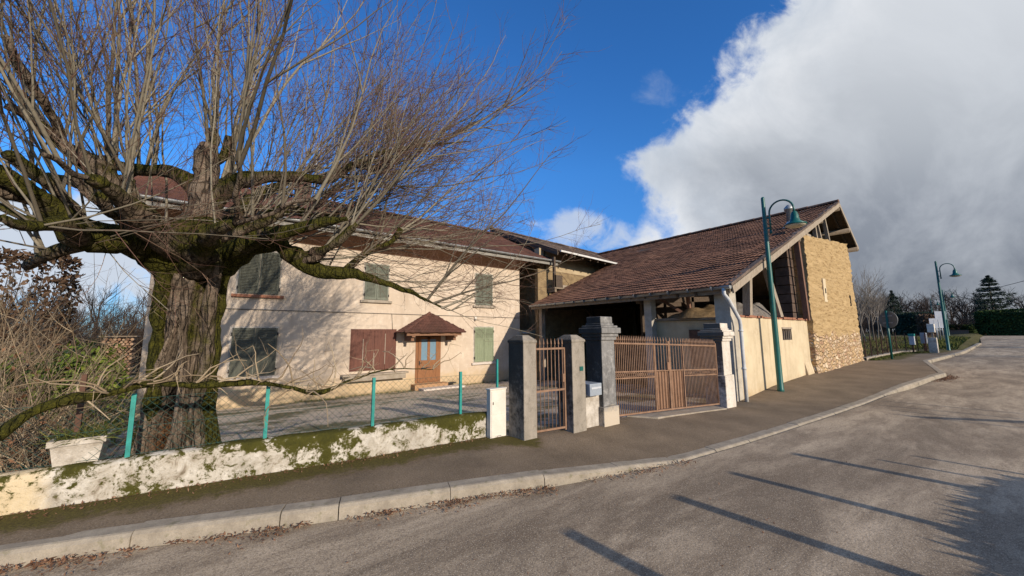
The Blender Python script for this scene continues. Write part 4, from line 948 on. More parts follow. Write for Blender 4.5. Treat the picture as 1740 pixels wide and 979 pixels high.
g.add(vs, [(i*nt+j, i*nt+(j+1) % nt, (i+1)*nt+(j+1) % nt, (i+1)*nt+j) for i in range(nz) for j in range(nt)], True, wood=wd, rot=rtv, moss=ms)
def lumpy(mb, pts, rads, n=12, moss=.45, sub=5, wood=0.):
    """a gnarled limb through the given points"""
    P = [Vector(p) for p in pts]; m = len(P); path = []; rr = []
    for i in range(m-1):
        a, b, c, d = P[max(0, i-1)], P[i], P[i+1], P[min(m-1, i+2)]
        for k in range(sub):
            t = k/sub; path.append(.5*((2*b)+(c-a)*t+(2*a-5*b+4*c-d)*t*t+(3*b-a-3*c+d)*t**3)); rr.append(rads[i]+(rads[i+1]-rads[i])*t)
    path.append(P[-1]); rr.append(rads[-1])
    path = [p+Vector((mnoise.noise(p*3), mnoise.noise(p*3+Vector((9,0,0))), mnoise.noise(p*3+Vector((0,9,0)))))*r*.35 for p, r in zip(path, rr)]
    rr = [r*(1+.35*mnoise.noise(p*5)) for p, r in zip(path, rr)]
    b0 = len(mb.v); mb.tube(path, rr, n, True, True, moss=moss, wood=wood, rot=0.)
    for i in range(b0, len(mb.v)):
        v = Vector(mb.v[i]); o = mnoise.noise(v*7)*.03*min(1, rr[0]*6); mb.v[i] = (v.x+o, v.y+o*.5, v.z+o)
    return path, rr
for a0, a1, r_, mo, wo in ((-.35,-.15,.085,.75,0.), (-.95,-.6,.075,.35,0.), (-3.05,-2.75,.075,.8,0.), (-3.5,-3.2,.08,.9,0.), (.35,.3,.075,.9,0.), (1.2,1.3,.15,.6,0.)):
    pts = []; rad = []
    for k in range(8):
        z = -.1+3.0*k/7; a = a0+(a1-a0)*k/7+(.12*math.sin(k*1.7+a0*5) if wo == 0 else 0); rr_ = .225+.33*math.exp(-max(0, z)*2.2)-r_*.4+.02*k
        pts.append((TX+rr_*math.cos(a), TY-.03*k+rr_*math.sin(a), z)); rad.append(r_*(1.25 if k == 0 else 1)*(.85+.3*abs(math.sin(k*2.1+a0*3)))*(1 if wo == 0 or k < 5 else .6))
    lumpy(g, pts, rad, 14, mo, 5, wo)
LIMBS = [
 ([(318,470,6.65),(262,425,6.4),(205,408,6.1),(140,400,5.8),(92,358,5.6),(40,318,5.4),(-40,275,5.2)], [.26,.20,.17,.14,.10,.08,.05], .62),
 ([(330,455,6.65),(270,395,6.45),(215,345,6.3),(172,296,6.2),(128,262,6.1),(78,222,6.0),(15,178,5.8)], [.24,.15,.125,.11,.09,.07,.05], .25),
 ([(345,330,6.7),(300,296,6.8),(235,288,7.0),(170,272,7.2),(100,240,7.5)], [.14,.09,.07,.06,.045], .45),
 ([(325,455,6.9),(240,370,7.6),(160,320,8.1),(80,300,8.6)], [.2,.13,.1,.07], .5),
 ([(345,480,6.65),(342,400,6.6),(347,335,6.6),(352,280,6.6),(355,248,6.6)], [.36,.23,.18,.155,.12], .12),
 ([(365,455,6.6),(418,428,6.3),(470,415,6.05),(508,442,5.9),(552,462,5.8),(605,466,5.65),(655,482,5.5),(705,500,5.4),(750,524,5.3)], [.24,.13,.11,.105,.10,.065,.05,.03,.012], .75),
 ([(352,350,6.6),(400,312,6.4),(450,300,6.2),(505,300,6.05),(556,306,5.95),(588,286,5.85),(655,258,5.75),(740,246,5.7),(800,240,5.6)], [.15,.11,.09,.07,.055,.045,.032,.02,.01], .45),
 ([(360,430,6.9),(425,385,7.25),(490,355,7.5),(545,370,7.8),(600,355,8.0)], [.22,.13,.10,.07,.05], .6),
 ([(358,420,7.1),(415,350,8.0),(468,318,8.6),(520,300,9.1)], [.2,.12,.09,.06], .4),
 ([(335,455,6.4),(345,420,5.7),(362,396,5.2),(395,380,4.8)], [.2,.11,.08,.055], .55),
 ([(375,440,6.5),(440,405,5.9),(520,385,5.4),(590,372,5.1)], [.18,.10,.07,.045], .65),
 ([(318,440,6.5),(250,380,5.7),(195,330,5.2),(150,300,4.9)], [.2,.11,.08,.05], .45),
 ([(140,405,5.8),(110,380,5.3),(60,385,5.0),(0,372,4.7)], [.11,.07,.05,.03], .5),
]
cand = []
for pts, rads, mo in LIMBS:
    path, rr = lumpy(g, [at(*p) for p in pts], rads, 14, mo)
    k0 = max(3, int(len(path)*.22))
    for p, r in zip(path[k0:], rr[k0:]): cand.append((p, r))
base_c = list(cand)
for k in range(34):                                                              # crooked secondary limbs, some sawn short
    p, r = random.choice(base_c); r = min(r*.6, .075); q = p.copy(); d = Vector((p.x-TX, (p.y-TY)*.8, .25)).normalized()+rv(.6); pts = [p.copy()]; L_ = U(.35, 1.15)
    for i in range(4):
        d = (d.normalized()+rv(.45)+Vector((0, 0, .12))); q = q+d.normalized()*L_/4; pts.append(q.copy())
    path, rr = lumpy(g, pts, [r, r*.9, r*.8, r*.75, r*(.85 if k % 3 == 0 else .5)], 9, U(.1, .6), 4)
    for p, r in zip(path[5:], rr[5:]): cand.append((p, r))
for k in range(26):                                                              # pollard knuckles
    p, r = random.choice(cand); g.lathe([(r*.5,-r*.9),(r*1.35,-r*.3),(r*1.45,r*.3),(r*.9,r*1.0),(r*.3,r*1.2)], p, 10, True, moss=U(.2,.6), wood=0., rot=0.)
g.build('trunk', 'bark', T)

sh = MB(); tw_ = MB()
def curve_pts(p, d, L, n, upb, wob):
    pts = [p.copy()]; d = d.normalized(); st = L/n
    for i in range(n):
        d = (d + Vector((0, 0, upb)) + rv(wob)).normalized(); p = p+d*st; pts.append(p.copy())
    return pts
def side_dir(d, ang):
    a = d.orthogonal().normalized(); b = d.cross(a); t = U(0, 2*math.pi)
    return (d*math.cos(ang) + (a*math.cos(t)+b*math.sin(t))*math.sin(ang)).normalized()
def twiglet(p, d, L, r, depth, mb):
    n = 4 if depth == 0 else 3
    pts = curve_pts(p, d, L, n, U(-.05,.16), .13); c = min(1, max(0, U(.1,.9)))
    mb.tube(pts, [r*(1-.75*i/n) for i in range(n+1)], 3, False, False, rnd=c)
    if depth == 0:
        for k in range(int(L/.17)+1):
            t = U(.2, 1)*n; i = min(n-1, int(t)); q = pts[i].lerp(pts[i+1], t-i); dd = (pts[i+1]-pts[i]).normalized()
            twiglet(q, side_dir(dd, U(.5, .95)), L*U(.25,.5), r*.55, 1, mb)
def shoot(p, d, L, r, upb=.07, dens=1.0):
    n = max(6, int(L/.42)); pts = curve_pts(p, d, L, n, upb, .135); c = min(1, max(0, U(.1, 1)))
    sh.tube(pts, [max(.004, r*(1-.85*(i/n)**.8)) for i in range(n+1)], 5, False, True, rnd=c)
    k = int(L*dens*4.3)
    for _ in range(k):
        t = U(.14, 1.0)**.85*n; i = min(n-1, int(t)); q = pts[i].lerp(pts[i+1], t-i); dd = (pts[i+1]-pts[i]).normalized()
        twiglet(q, side_dir(dd, U(.45, .9)), U(.3, .95)*(1.15-.5*t/n), U(.0025,.0046), 0, tw_)
    if L > 2.4:
        for _ in range(random.choice((2, 2, 3, 4))):
            t = U(.2, .65)*n; i = int(t); dd = (pts[i+1]-pts[i]).normalized()
            m = 7; l2 = L*U(.3,.55); p2 = curve_pts(pts[i], side_dir(dd, U(.3,.55)), l2, m, upb, .08)
            sh.tube(p2, [max(.0035, r*.5*(1-.85*q/m)) for q in range(m+1)], 4, False, True, rnd=c)
            for _ in range(int(l2*dens*3.2)):
                t = U(.2, 1)*m; j = min(m-1, int(t)); q = p2[j].lerp(p2[j+1], t-j); dd = (p2[j+1]-p2[j]).normalized()
                twiglet(q, side_dir(dd, U(.45,.9)), U(.25,.75), U(.003,.0055), 0, tw_)
CC = Vector((-.35, 6.6, 2.3))
random.shuffle(cand)
def near(x, y, Y=6.4):
    q = at(x, y, Y); return min(cand, key=lambda c: (c[0]-q).length_squared + .3*R())[0]
for k in range(125):
    p, r = random.choice(cand); o = p-CC; oh = Vector((o.x, o.y, 0)); m = oh.length
    d = oh*U(.10, .48) + Vector((0, 0, 1))*U(.7, 1.1) + rv(.25)
    if o.x > .9: d += Vector((U(.0, .4), 0, -.1))
    shoot(p, d, U(2.4, 5.0) if m < 2.0 else U(1.6, 3.3), U(.009, .023), U(.01, .09))
for x, y, dx in ((178,300,-.05),(172,298,.03),(240,300,.02),(95,350,-.1),(25,330,-.12),(300,280,-.08),(340,262,-.04),(352,258,.03),(365,258,.1),(385,300,.06),(405,305,.12),(430,302,.16),(455,300,.2),(520,360,.3),(548,366,.4),(140,400,-.1),(60,340,-.2)):
    shoot(near(x, y, 6.9), Vector((dx+U(-.06,.06), U(-.15,.15), 1)), U(4.0, 5.4), U(.022, .035), U(.0, .04), .8)
for k in range(130):                                                              # the fan that leans out over the yard
    p = near(U(400, 720), U(270, 440), U(5.4, 8.2)); a = math.radians(U(-8, 55) if k % 3 else U(50, 80)); f = U(-.45, .4)
    shoot(p, Vector((math.cos(a), f, math.sin(a))), U(2.0, 4.1)-.4*abs(f), U(.008, .02), U(.0, .08))
for k in range(34):                                                              # thin drooping sprays before the facade
    p = near(U(520, 760), U(400, 520), 5.6); shoot(p, Vector((1, U(-.45,.35), U(-.25,.4))), U(.9, 2.3), U(.005, .010), U(-.05, .06))
for k in range(24):
    p = near(U(0, 420), U(330, 470), U(5.0, 6.4)); shoot(p, Vector((U(-1,1), U(-.9,.1), U(-.25,.45))), U(.8, 2.0), U(.005, .011), U(-.02, .08))
for k in range(20):
    p = near(U(-60, 140), U(300, 430), U(4.8, 6.2)); shoot(p, Vector((U(-1,-.3), U(-.4,.4), U(-.1,.8))), U(1.2, 2.8), U(.006, .015), U(.0, .08))
sh.build('shoots', 'shoot', T, kind='stuff'); tw_.build('twigs', 'twig', T, kind='stuff')
print('tree verts', len(sh.v), len(tw_.v))

# moss mound at its foot, flat stone, fallen leaves
g = MB(); n, m = 48, 12; vs = []
for i in range(m+1):
    r = i/m
    for j in range(n):
        a = 2*math.pi*j/n; x, y = TX+.15+1.15*r*math.cos(a)*(1+.2*math.sin(3*a)), TY-.1+.95*r*math.sin(a); vs.append((x, y, zyard(x, y)-.03+.24*(1-r)**.8 + .06*mnoise.noise(Vector((x*4, y*4, 0)))*(1-r)))
g.add(vs, [(i*n+j, (i+1)*n+j, (i+1)*n+(j+1) % n, i*n+(j+1) % n) for i in range(m) for j in range(n)], True); g.build('moss_mound', 'moss', kind='stuff')
g = MB(); vs = []
for j in range(12):
    a = 2*math.pi*j/12; vs.append((.02+.22*math.cos(a)*U(.85,1.1), 5.95+.14*math.sin(a)*U(.85,1.1), .2))
vs += [(x*.94+.001, y*.99+.06, .29) for x, y, z in vs]
g.add(vs, [tuple(range(12, 24))] + [(i, (i+1) % 12, 12+(i+1) % 12, 12+i) for i in range(12)]); tag(g.build('flat_stone', 'stone'), 'flat pinkish stone lying on the moss behind the low wall', 'stone')

# mossy limb laid along the fence
BR = thing('mossy_branch', 'long mossy branch trained along the fence top with crooked twigs', 'branch', (-.5, 5.3, 1.1))
g = MB(); path, rr = lumpy(g, [at(-10,745,5.2), at(45,705,5.25), at(110,680,5.3), at(185,668,5.3), at(250,652,5.35), at(330,655,5.3), at(420,650,5.25), at(480,655,5.25), at(540,668,5.25), at(600,645,5.3), at(660,628,5.3), at(735,628,5.35)], [.05,.042,.055,.032,.036,.03,.034,.028,.03,.018,.01,.005], 10, .62, 6); g.build('limb', 'bark', BR)
g = MB()
for p, r in list(zip(path, rr))[14::2]:
    for _ in range(2):
        q = curve_pts(p, Vector((U(-.6,1), U(-.5,.5), U(-.15,.8))), U(.2,.75), 5, U(-.1,.1), .4); g.tube(q, [.011,.010,.008,.006,.005,.003], 5, False, True, rnd=U(.3,1))
        for _ in range(3): twiglet(random.choice(q[1:]), rv(), U(.1,.25), .004, 1, g)
g.build('twigs', 'bramble', BR)
MBp = MB(); p = at(137, 690, 5.75); MBp.box(p.x-.02, p.x+.02, p.y-.02, p.y+.02, .1, 1.32); tag(MBp.build('rusty_stake', 'rustpost'), 'rusty iron stake in the brambles behind the white planter', 'stake')

# white planter
p = at(135, 792, 5.75); pl = thing('planter', 'chipped white square planter overgrown with grass behind the low wall', 'planter', (p.x, p.y, .3)); pb = []
def sqr(c, h, z): return [(c.x-h, c.y-h, z), (c.x+h, c.y-h, z), (c.x+h, c.y+h, z), (c.x-h, c.y+h, z)]
vs = sqr(p, .11, .2)+sqr(p, .175, .66)+sqr(p, .195, .66)+sqr(p, .195, .715)+sqr(p, .16, .715)+sqr(p, .15, .62)
g = MB(); g.add(vs, [(3,2,1,0)] + [(4*k+i, 4*k+(i+1) % 4, 4*k+4+(i+1) % 4, 4*k+4+i) for k in range(5) for i in range(4)] + [(20,21,22,23)]); g.build('pot', 'limewhite', pl)
g = MB()
for _ in range(420):
    q = Vector((p.x+U(-.19,.19), p.y+U(-.19,.19), .68)); d = Vector((U(-1,1), U(-1,1), U(.3,1.4))); e = curve_pts(q, d, U(.1,.28), 3, -.25, .1); w = rv(.006)
    vs = [v for i, c in enumerate(e) for v in (c-w*(1-i/3.2), c+w*(1-i/3.2))]; g.add(vs, [(0,1,3,2),(2,3,5,4),(4,5,7,6)], rnd=R())
g.build('grass_tuft', 'grass', pl, kind='stuff')

# ------------------------------------------------------------------ garden growth on the west side
def leafball(mb, c, rx_, ry_, rz_, n, size, hollow=.45, seed=0):
    for _ in range(n):
        d = rv().normalized(); k = hollow+(1-hollow)*R()**.5; k *= 1+.28*mnoise.noise(d*2.2+Vector((seed,0,0)))
        q = Vector((c[0]+d.x*rx_*k, c[1]+d.y*ry_*k, c[2]+d.z*rz_*k)); a = (d+rv(.9)).normalized().cross(rv()).normalized()*size*U(.6,1.2); b = a.cross((d+rv(.6)).normalized()).normalized()*size*U(.25,.4)
        mb.add([q-a, q+b, q+a, q-b], [(0,1,2,3)], rnd=min(1, max(0, U(0,1)*.8+.2*mnoise.noise(q*2)+.1)))
def bramble(c, rr_, h, n, label, seed, mat='bramble', cat='shrub', name='bramble_bush', leaves=0):
    t = thing(name, label, cat, (c[0], c[1], 0)); g = MB(); random.seed(seed)
    for _ in range(n):
        a = U(0, 2*math.pi); r = rr_*math.sqrt(R()); x, y = c[0]+r*math.cos(a), c[1]+r*math.sin(a)
        d = Vector((U(-.7,.7), U(-.7,.7), U(.8,1.6))); L = h*U(.5,1.25); q = curve_pts(Vector((x, y, c[2])), d, L, 7, U(-.18,.05), .22); rad = U(.004,.010)
        g.tube(q, [rad*(1-.7*i/7) for i in range(8)], 4, False, True, rnd=R())
        for _ in range(5): i = random.randrange(2, 7); twiglet(q[i], side_dir((q[i+1]-q[i]).normalized(), U(.5,1.2)), U(.2,.6), .0035, 1 if R() < .5 else 0, g)
    g.build('stems', mat, t)
    if leaves:
        g = MB()
        for _ in range(leaves):
            q = Vector((c[0]+U(-rr_,rr_), c[1]+U(-rr_,rr_), c[2]+h*R()**1.6*.8)); a = rv(.03); b = a.cross(rv()).normalized()*.015; g.add([q-a, q+b, q+a, q-b], [(0,1,2,3)], rnd=R())
        g.build('dead_leaves', 'deadleaf', t, kind='stuff')
    return t
bramble((-2.05, 7.0, .05), .55, 2.0, 120, 'tangle of dry tan stems behind the white planter', 11, leaves=260)
bramble((-2.75, 8.5, -.05), .85, 2.5, 150, 'high tangle of dry brown stems at the garden edge', 12)
bramble((-1.42, 6.35, .1), .38, .9, 50, 'low dead bramble among brown leaves beside the rusty stake', 13, leaves=420)
bramble((-3.9, 12.2, -.2), 1.4, 3.2, 170, 'brown shrub rising above the green laurel', 14)
random.seed(21)
lt = thing('laurel_bush', 'rounded glossy green laurel bush beside the hollow trunk', 'bush', (-1.7, 8.3, -.15))
g = MB(); leafball(g, (-1.62, 8.3, .80), .5, .5, .85, 3000, .06, .6, 3); leafball(g, (-2.2, 8.7, .75), .5, .5, .75, 1600, .06, .6, 4); g.build('foliage', 'laurel', lt)
g = MB()
for k in range(7): g.tube(curve_pts(Vector((-1.7+U(-.3,.3), 8.3+U(-.2,.2), -.3)), Vector((U(-.4,.4),U(-.4,.4),1)), 1.4, 4, 0, .2), [.03,.025,.02,.012,.006], 5)
g.build('stem', 'bramble', lt)
# clipped brown beech hedge far left, wood pile
hd = thing('beech_hedge', 'tall brown clipped hedge with upright edge at the far left', 'hedge', (-6.0, 15.5, -.6))
g = MB()
for _ in range(9000):
    f = R(); q = Vector((U(-9.5,-3.45), U(14.6,16.0), U(-.5, 3.85)))
    if f < .5: q.y = 14.6+U(-.06,.15)
    elif f < .62: q.x = -3.45+U(-.2,.05)
    elif f < .75: q.z = 3.8+U(-.15,.12)
    a = rv(.08); b = a.cross(rv()).normalized()*.04; g.add([q-a, q+b, q+a, q-b], [(0,1,2,3)], rnd=R())
g.build('foliage', 'beech', hd)
g = MB()
for k in range(60): x = U(-9.4,-3.5); g.tube(curve_pts(Vector((x, U(14.7,15.9), -.8)), Vector((U(-.1,.1),U(-.1,.1),1)), 4.3, 6, .05, .08), [.03,.026,.022,.018,.014,.01,.006], 4, False, rnd=R())
g.build('stems', 'woodmass', hd)
fp_ = thing('wood_pile', 'stack of split firewood in the garden left of the farmhouse', 'wood pile', (-5.0, 30.5, -.6))
g = MB()
for r in range(16):
    for c in range(7):
        y, z, x = 30.0, -.55+r*.135, -5.35+c*.17+(.08 if r % 2 else 0); rad = U(.055,.085)
        g.tube([(x, y+U(-.05,.05), z+rad), (x+U(-.02,.02), y+1.0, z+rad)], rad, 7, True, False, rnd=R())
g.build('logs', 'firewood', fp_)
MB().box(-5.5, -4.1, 29.9, 31.1, -.7, -.56).build('pallet', 'oldwood', fp_)
MB().box(-5.55, -4.05, 29.85, 31.15, 1.70, 1.75).build('cover', 'oldwoodY', fp_)

# ------------------------------------------------------------------ bare trees, woods
def bare_tree(mb, base, h, spread=.45, depth=4, r0_=None, seed=0, kids=4, twig=True):
    rnd_ = random.Random(seed); base = Vector(base)
    def grow(p, d, L, r, lev):
        n = 3; pts = [p.copy()]; q = p.copy(); dd = d.copy()
        for i in range(n):
            dd = (dd + Vector((rnd_.uniform(-1,1), rnd_.uniform(-1,1), rnd_.uniform(-.2,1)))*.13).normalized(); q = q+dd*(L/n); pts.append(q.copy())
        mb.tube(pts, [r*(1-.45*i/n) for i in range(n+1)], 5 if lev == 0 else 3, False, False, rnd=min(1, max(0, .5+rnd_.uniform(-.4,.5))))
        if lev < depth:
            for k in range(kids if lev else kids+2):
                t = rnd_.uniform(.35, 1.0)*n; i = min(n-1, int(t)); s_ = pts[i].lerp(pts[i+1], t-i); a = rnd_.uniform(.35, spread+.45)
                ax = dd.orthogonal().normalized(); b = dd.cross(ax); th = rnd_.uniform(0, 6.283); nd = (dd*math.cos(a)+(ax*math.cos(th)+b*math.sin(th))*math.sin(a)); nd.z += .15
                grow(s_, nd.normalized(), L*rnd_.uniform(.45,.7), max(.004, r*.5), lev+1)
    grow(base, Vector((rnd_.uniform(-.06,.06), rnd_.uniform(-.06,.06), 1)).normalized(), h*.5, r0_ or h*.018, 0)
def merge_trees(mb, spots, protos):
    for i, (x, y, z, s_, rz) in enumerate(spots):
        P = protos[i % len(protos)]; ca, sa = math.cos(rz)*s_, math.sin(rz)*s_
        mb.add([(x+v[0]*ca-v[1]*sa, y+v[0]*sa+v[1]*ca, z+v[2]*s_) for v in P.v], P.f, rnd=P.a['rnd'][:])
protos = []
for s_ in range(4):
    P = MB(); bare_tree(P, (0, 0, 0), 8., .55, 4, None, 30+s_, 4); protos.append(P)
bushp = []
for s_ in range(3):
    P = MB()
    for k in range(7): bare_tree(P, (U(-1,1), U(-1,1), 0), U(2.2,3.6), .6, 3, .035, 50+s_*9+k, 4)
    bushp.append(P)
random.seed(5)
g = MB(); spots = []
for k in range(34): y = U(33, 50); spots.append((-y*.19-U(-1.0, 1.)*y*.13-.5, y, -.7, U(1.1, 1.75), U(0, 6.3)))
merge_trees(g, spots, bushp); g.build('scrub', 'woodmass', kind='stuff')
g = MB(); spots = []
for k in range(22): y = U(48, 85); spots.append((-y*U(-.02,.42), y, -.7, U(.75, 1.15), U(0, 6.3)))
merge_trees(g, spots, protos); g.build('woods', 'woodmass', kind='stuff')
# woods across the fields on the road's far side
g = MB(); spots = []
for k in range(64):
    d = U(125, 175); a = math.radians(U(74, 97)); spots.append((d*math.sin(a), d*math.cos(a), 1.0, U(1.15, 1.75), U(0, 6.3)))
merge_trees(g, spots, protos)
g2 = MB()
g.build('woods', 'woodmass', kind='stuff')
g = MB(); spots = []
for k in range(60):
    d = U(90, 135); a = math.radians(U(75, 97)); spots.append((d*math.sin(a), d*math.cos(a), .9, U(1.0, 1.7), U(0, 6.3)))
merge_trees(g, spots, bushp); g.build('scrub', 'woodmass', kind='stuff')
# slim saplings beyond the barn, each a tree
labs = ['pale slim bare tree just clear of the barn corner', 'pale forked bare sapling next to the barn corner', 'thin bare tree second from the barn corner', 'slender bare tree between the barn and the round sign', 'bare tree with pale stem left of the round sign', 'short bare tree behind the round sign']
for k, (px, X, h) in enumerate(((1464, 46, 7.6), (1473, 49, 8.4), (1480, 52, 7.6), (1487, 47, 6.6), (1494, 55, 8.), (1503, 56, 6.))):
    d = fw + rt*((px-870)/FPX) + up*((489.5-590)/FPX); q = CAM + d*(X/d.x); zz = gz(q.x, q.y)-.05
    t = thing('bare_tree', labs[k], 'tree', (q.x, q.y, zz), 'slim bare trees at the field edge'); g = MB(); bare_tree(g, (q.x, q.y, zz), h, .25, 3, .06, 70+k, 5); g.build('trunk', 'paletwig', t)
# conifers
def conifer(name, x, y, z, h, w, n, label, layers=False, seed=0):
    t = thing(name, label, 'tree', (x, y, z)); random.seed(seed)
    g = MB(); g.tube([(x, y, z-.2), (x, y, z+h*.5), (x, y, z+h*.97)], [h*.02, h*.012, .02], 7); g.build('trunk', 'darkwood', t)
    g = MB(); nl = 20 if layers else 22
    for l in range(nl):
        f = l/(nl-1); zz = z+h*(.06+.9*f)+U(-.12,.12); rad = w*(1-f)**.8*U(.8,1.1)+.12
        for b in range(11 if layers else 12):
            a = 2*math.pi*(b+U(0,1))/11; L = rad*U(.65,1.12); dz = (-.06 if layers else -.38)
            for k in range(n):
                s_ = R()**.7; sp = .22*L*(1-s_*.55)+.06; q = Vector((x+math.cos(a)*L*s_, y+math.sin(a)*L*s_, zz+dz*L*s_+.1*s_*s_*L)) + Vector((U(-sp,sp), U(-sp,sp), U(-.2,.2)))
                d = Vector((math.cos(a)+U(-.7,.7), math.sin(a)+U(-.7,.7), U(-.5,.3)))*.20*h/8; e = d.cross(rv()).normalized()*.055*h/8; g.add([q-d*.5-e, q+d*.5, q-d*.5+e], [(0,1,2)], rnd=R())
    g.build('crown', 'conifer', t); return t
conifer('cedar', 95, .1, 1.0, 9.6, 4.4, 34, 'large dark cedar with level branches behind the clipped hedge', True, 1)
conifer('spruce_tree', 85.5, 9.9, .9, 7.4, 3.0, 22, 'dark pointed conifer behind the round sign', False, 2)
random.seed(9)
def hedge(name, x0, x1, y0, y1, z0, z1, n, label, mat='hedge', sz=.13):
    t = thing(name, label, 'hedge', ((x0+x1)/2, (y0+y1)/2, z0)); g = MB()
    def f(u, v):
        a = 2*math.pi*u; cx, cy = (x0+x1)/2, (y0+y1)/2; k = (abs(math.cos(a))**3+abs(math.sin(a))**3)**(-1/3)
        top = 1 if v < .8 else math.cos((v-.8)/.2*math.pi/2)**.7; zz = z0+(z1-z0)*(v/.8*.93 if v < .8 else .93+.07*math.sin((v-.8)/.2*math.pi/2))
        m_ = 1+.06*mnoise.noise(Vector((math.cos(a)*3, math.sin(a)*3, zz)))
        return Vector((cx+(x1-x0)/2*k*math.cos(a)*top*m_, cy+(y1-y0)/2*k*math.sin(a)*top*m_, zz))
    for _ in range(n):
        q = f(R(), R()**.9) + rv(.10); a = rv(sz); b = a.cross(rv()).normalized()*sz*.5; g.add([q-a, q+b, q+a, q-b], [(0,1,2,3)], rnd=min(1, max(0, .5+.5*mnoise.noise(q*.9)+U(-.35,.35))))
    g.build('foliage', mat, t)
    g = MB(); g.grid(lambda u, v: Vector(((x0+x1)/2, (y0+y1)/2, z0+.0))+(f(u, v)-Vector(((x0+x1)/2, (y0+y1)/2, z0)))*.93, 36, 10, True, rnd=.05); g.build('inner_growth', mat, t)
    return t
hedge('clipped_hedge', 82, 86.5, -13, 1.6, .8, 4.5, 9000, 'broad clipped green hedge at the right edge below the cedar', 'hedge', .2)
hedge('dark_bush', 80, 86, 5.6, 9.4, .6, 4.4, 4500, 'dark evergreen bush between the pointed conifer and the signs', 'conifer', .2)
hedge('russet_bush', 74, 77, 5.0, 6.6, .8, 3.9, 2600, 'russet brown bush left of the road signs', 'beech', .14)
hedge('low_shrub', 90, 93, 1.6, 5.0, 1.0, 2.6, 1800, 'low green shrub at the far bend beside the brick wall', 'hedge', .15)

# ------------------------------------------------------------------ grass and leaves
random.seed(33)
def blade(g, x, y, z, h, w=.006):
    d = Vector((U(-.6,.6), U(-.6,.6), 1)); q = Vector((x, y, z)); e = curve_pts(q, d, h, 2, -.2, .15); s_ = Vector((U(-1,1), U(-1,1), 0)).normalized()*w
    g.add([e[0]-s_, e[0]+s_, e[1]+s_*.7, e[1]-s_*.7, e[2]], [(0,1,2,3), (3,2,4)], rnd=R())
g = MB()
for _ in range(5200):
    x = U(-1.6, 3.5); y = ygw(x)+.22+abs(random.gauss(0, .28)); 
    if mnoise.noise(Vector((x*1.3, y*1.3, 2))) > -.25: blade(g, x, y, zyard(x, y), U(.03,.12))
for _ in range(3000):
    x = TX+U(-1.2,1.9); y = TY+U(-1.1,.5); blade(g, x, y, zyard(x, y)+.05, U(.04,.11))
for _ in range(2600):
    x = U(-1.4, 10); y = U(6, 14.6)
    if mnoise.noise(Vector((x*.6, y*.9, 6))) > .12: blade(g, x, y, zyard(x, y), U(.02,.06))
for _ in range(1500):
    x = U(2, 12); blade(g, x, 14.95-abs(random.gauss(0,.1)), -.6, U(.04,.16))
for _ in range(2500):
    x = U(24.6, 33); y = interp(x, fpts)-.12-abs(random.gauss(0,.15)); blade(g, x, y, zw(x), U(.03,.12), .012)
for _ in range(5000):
    x = U(37, 56); y = U(1.7, 4.6); blade(g, x, y, gz(x, y), U(.08,.3), .03)
for _ in range(6000):
    x = U(25, 60); y = U(4.4, 14); blade(g, x, y, gz(x, y), U(.1,.35), .025)
g.build('grass', 'grass', kind='stuff')
g = MB()
def leaf(x, y, z, s_=.022):
    a = Vector((U(-1,1), U(-1,1), U(-.3,.4))).normalized()*s_*U(.5,1.2); b = a.cross(Vector((U(-.5,.5),U(-.5,.5),1))).normalized()*s_*U(.25,.5); q = Vector((x, y, z))
    g.add([q-a, q+b, q+a*1.0+Vector((0,0,s_*.3)), q-b], [(0,1,2,3)], rnd=R())
for _ in range(3400):
    x = U(-2, 3.4) if R() < .85 else U(3.4, 5)
    if mnoise.noise(Vector((x*1.7, 3, 0))) + .35*mnoise.noise(Vector((x*7, 3, 0))) < U(-.35,.45): continue
    y = yk(x)-.05-abs(random.gauss(0, .09))*(1+1.2*mnoise.noise(Vector((x*2, 0, 0)))); leaf(x, y, .012+U(0,.02), .02)
for _ in range(600):
    x = U(-2, 3.4); leaf(x, ygw(x)-.03-abs(random.gauss(0,.10)), zw(x)+.01, .018)
for _ in range(900):
    x = U(-2.4, -.7); y = U(5.7, 7.2); leaf(x, y, gz(x, y)+.05+U(0,.12), .05)
for _ in range(500):
    x = random.gauss(19.2, .6); leaf(x, yk(x)-.05-abs(random.gauss(0,.15)), zr(x)+.015, .03)
for _ in range(160): leaf(U(-1, 9), U(1, 3.5), .016, .012)
g.build('fallen_leaves', 'deadleaf', kind='stuff')

# ------------------------------------------------------------------ what stands across the road and throws its shadows over it
PF = thing('roadside_fence', 'row of weathered wooden posts across the road whose shadows stripe the asphalt', 'fence', (4, -2.3, 0))
def caster(x, ytip, w, h): 
    y = ytip - h/math.tan(math.radians(18.5)); MB().box(x-w/2, x+w/2, y-w/2, y+w/2, zr(x)-.2, zr(x)+h).build('post', 'oldwood', PF)
for x, yt_, w, h in ((2.62,2.42,.13,1.5), (4.0,2.2,.13,1.5), (5.17,2.13,.11,1.5), (6.6,1.9,.12,1.45), (7.12,1.15,.05,1.2), (7.68,.9,.05,1.15), (-1.2,5.45,.12,2.6), (11.2,1.5,.05,1.45), (11.7,1.6,.05,1.45), (12.3,1.8,.05,1.5), (13.0,1.85,.05,1.5)): caster(x, yt_, w, h)
MB().beam((14.2, -3.4, .0), (11.1, -2.9, 1.38), .09).build('strut', 'oldwood', PF)
hedge('shadow_hedge', 4.0, 7.4, -3.1, -2.1, -.1, .76, 14000, 'dark loose hedge across the road behind the viewer', 'hedge', .10)
PF2 = MB(); PF2.tube([(46, -2.6, .2), (46, -2.6, 7)], .12, 8); 
for k in range(3): pass
g = MB(); spots = [(34+5*k+U(-1,1), -14+U(-2,2), .2, U(.8,1.0), U(0,6)) for k in range(6)]
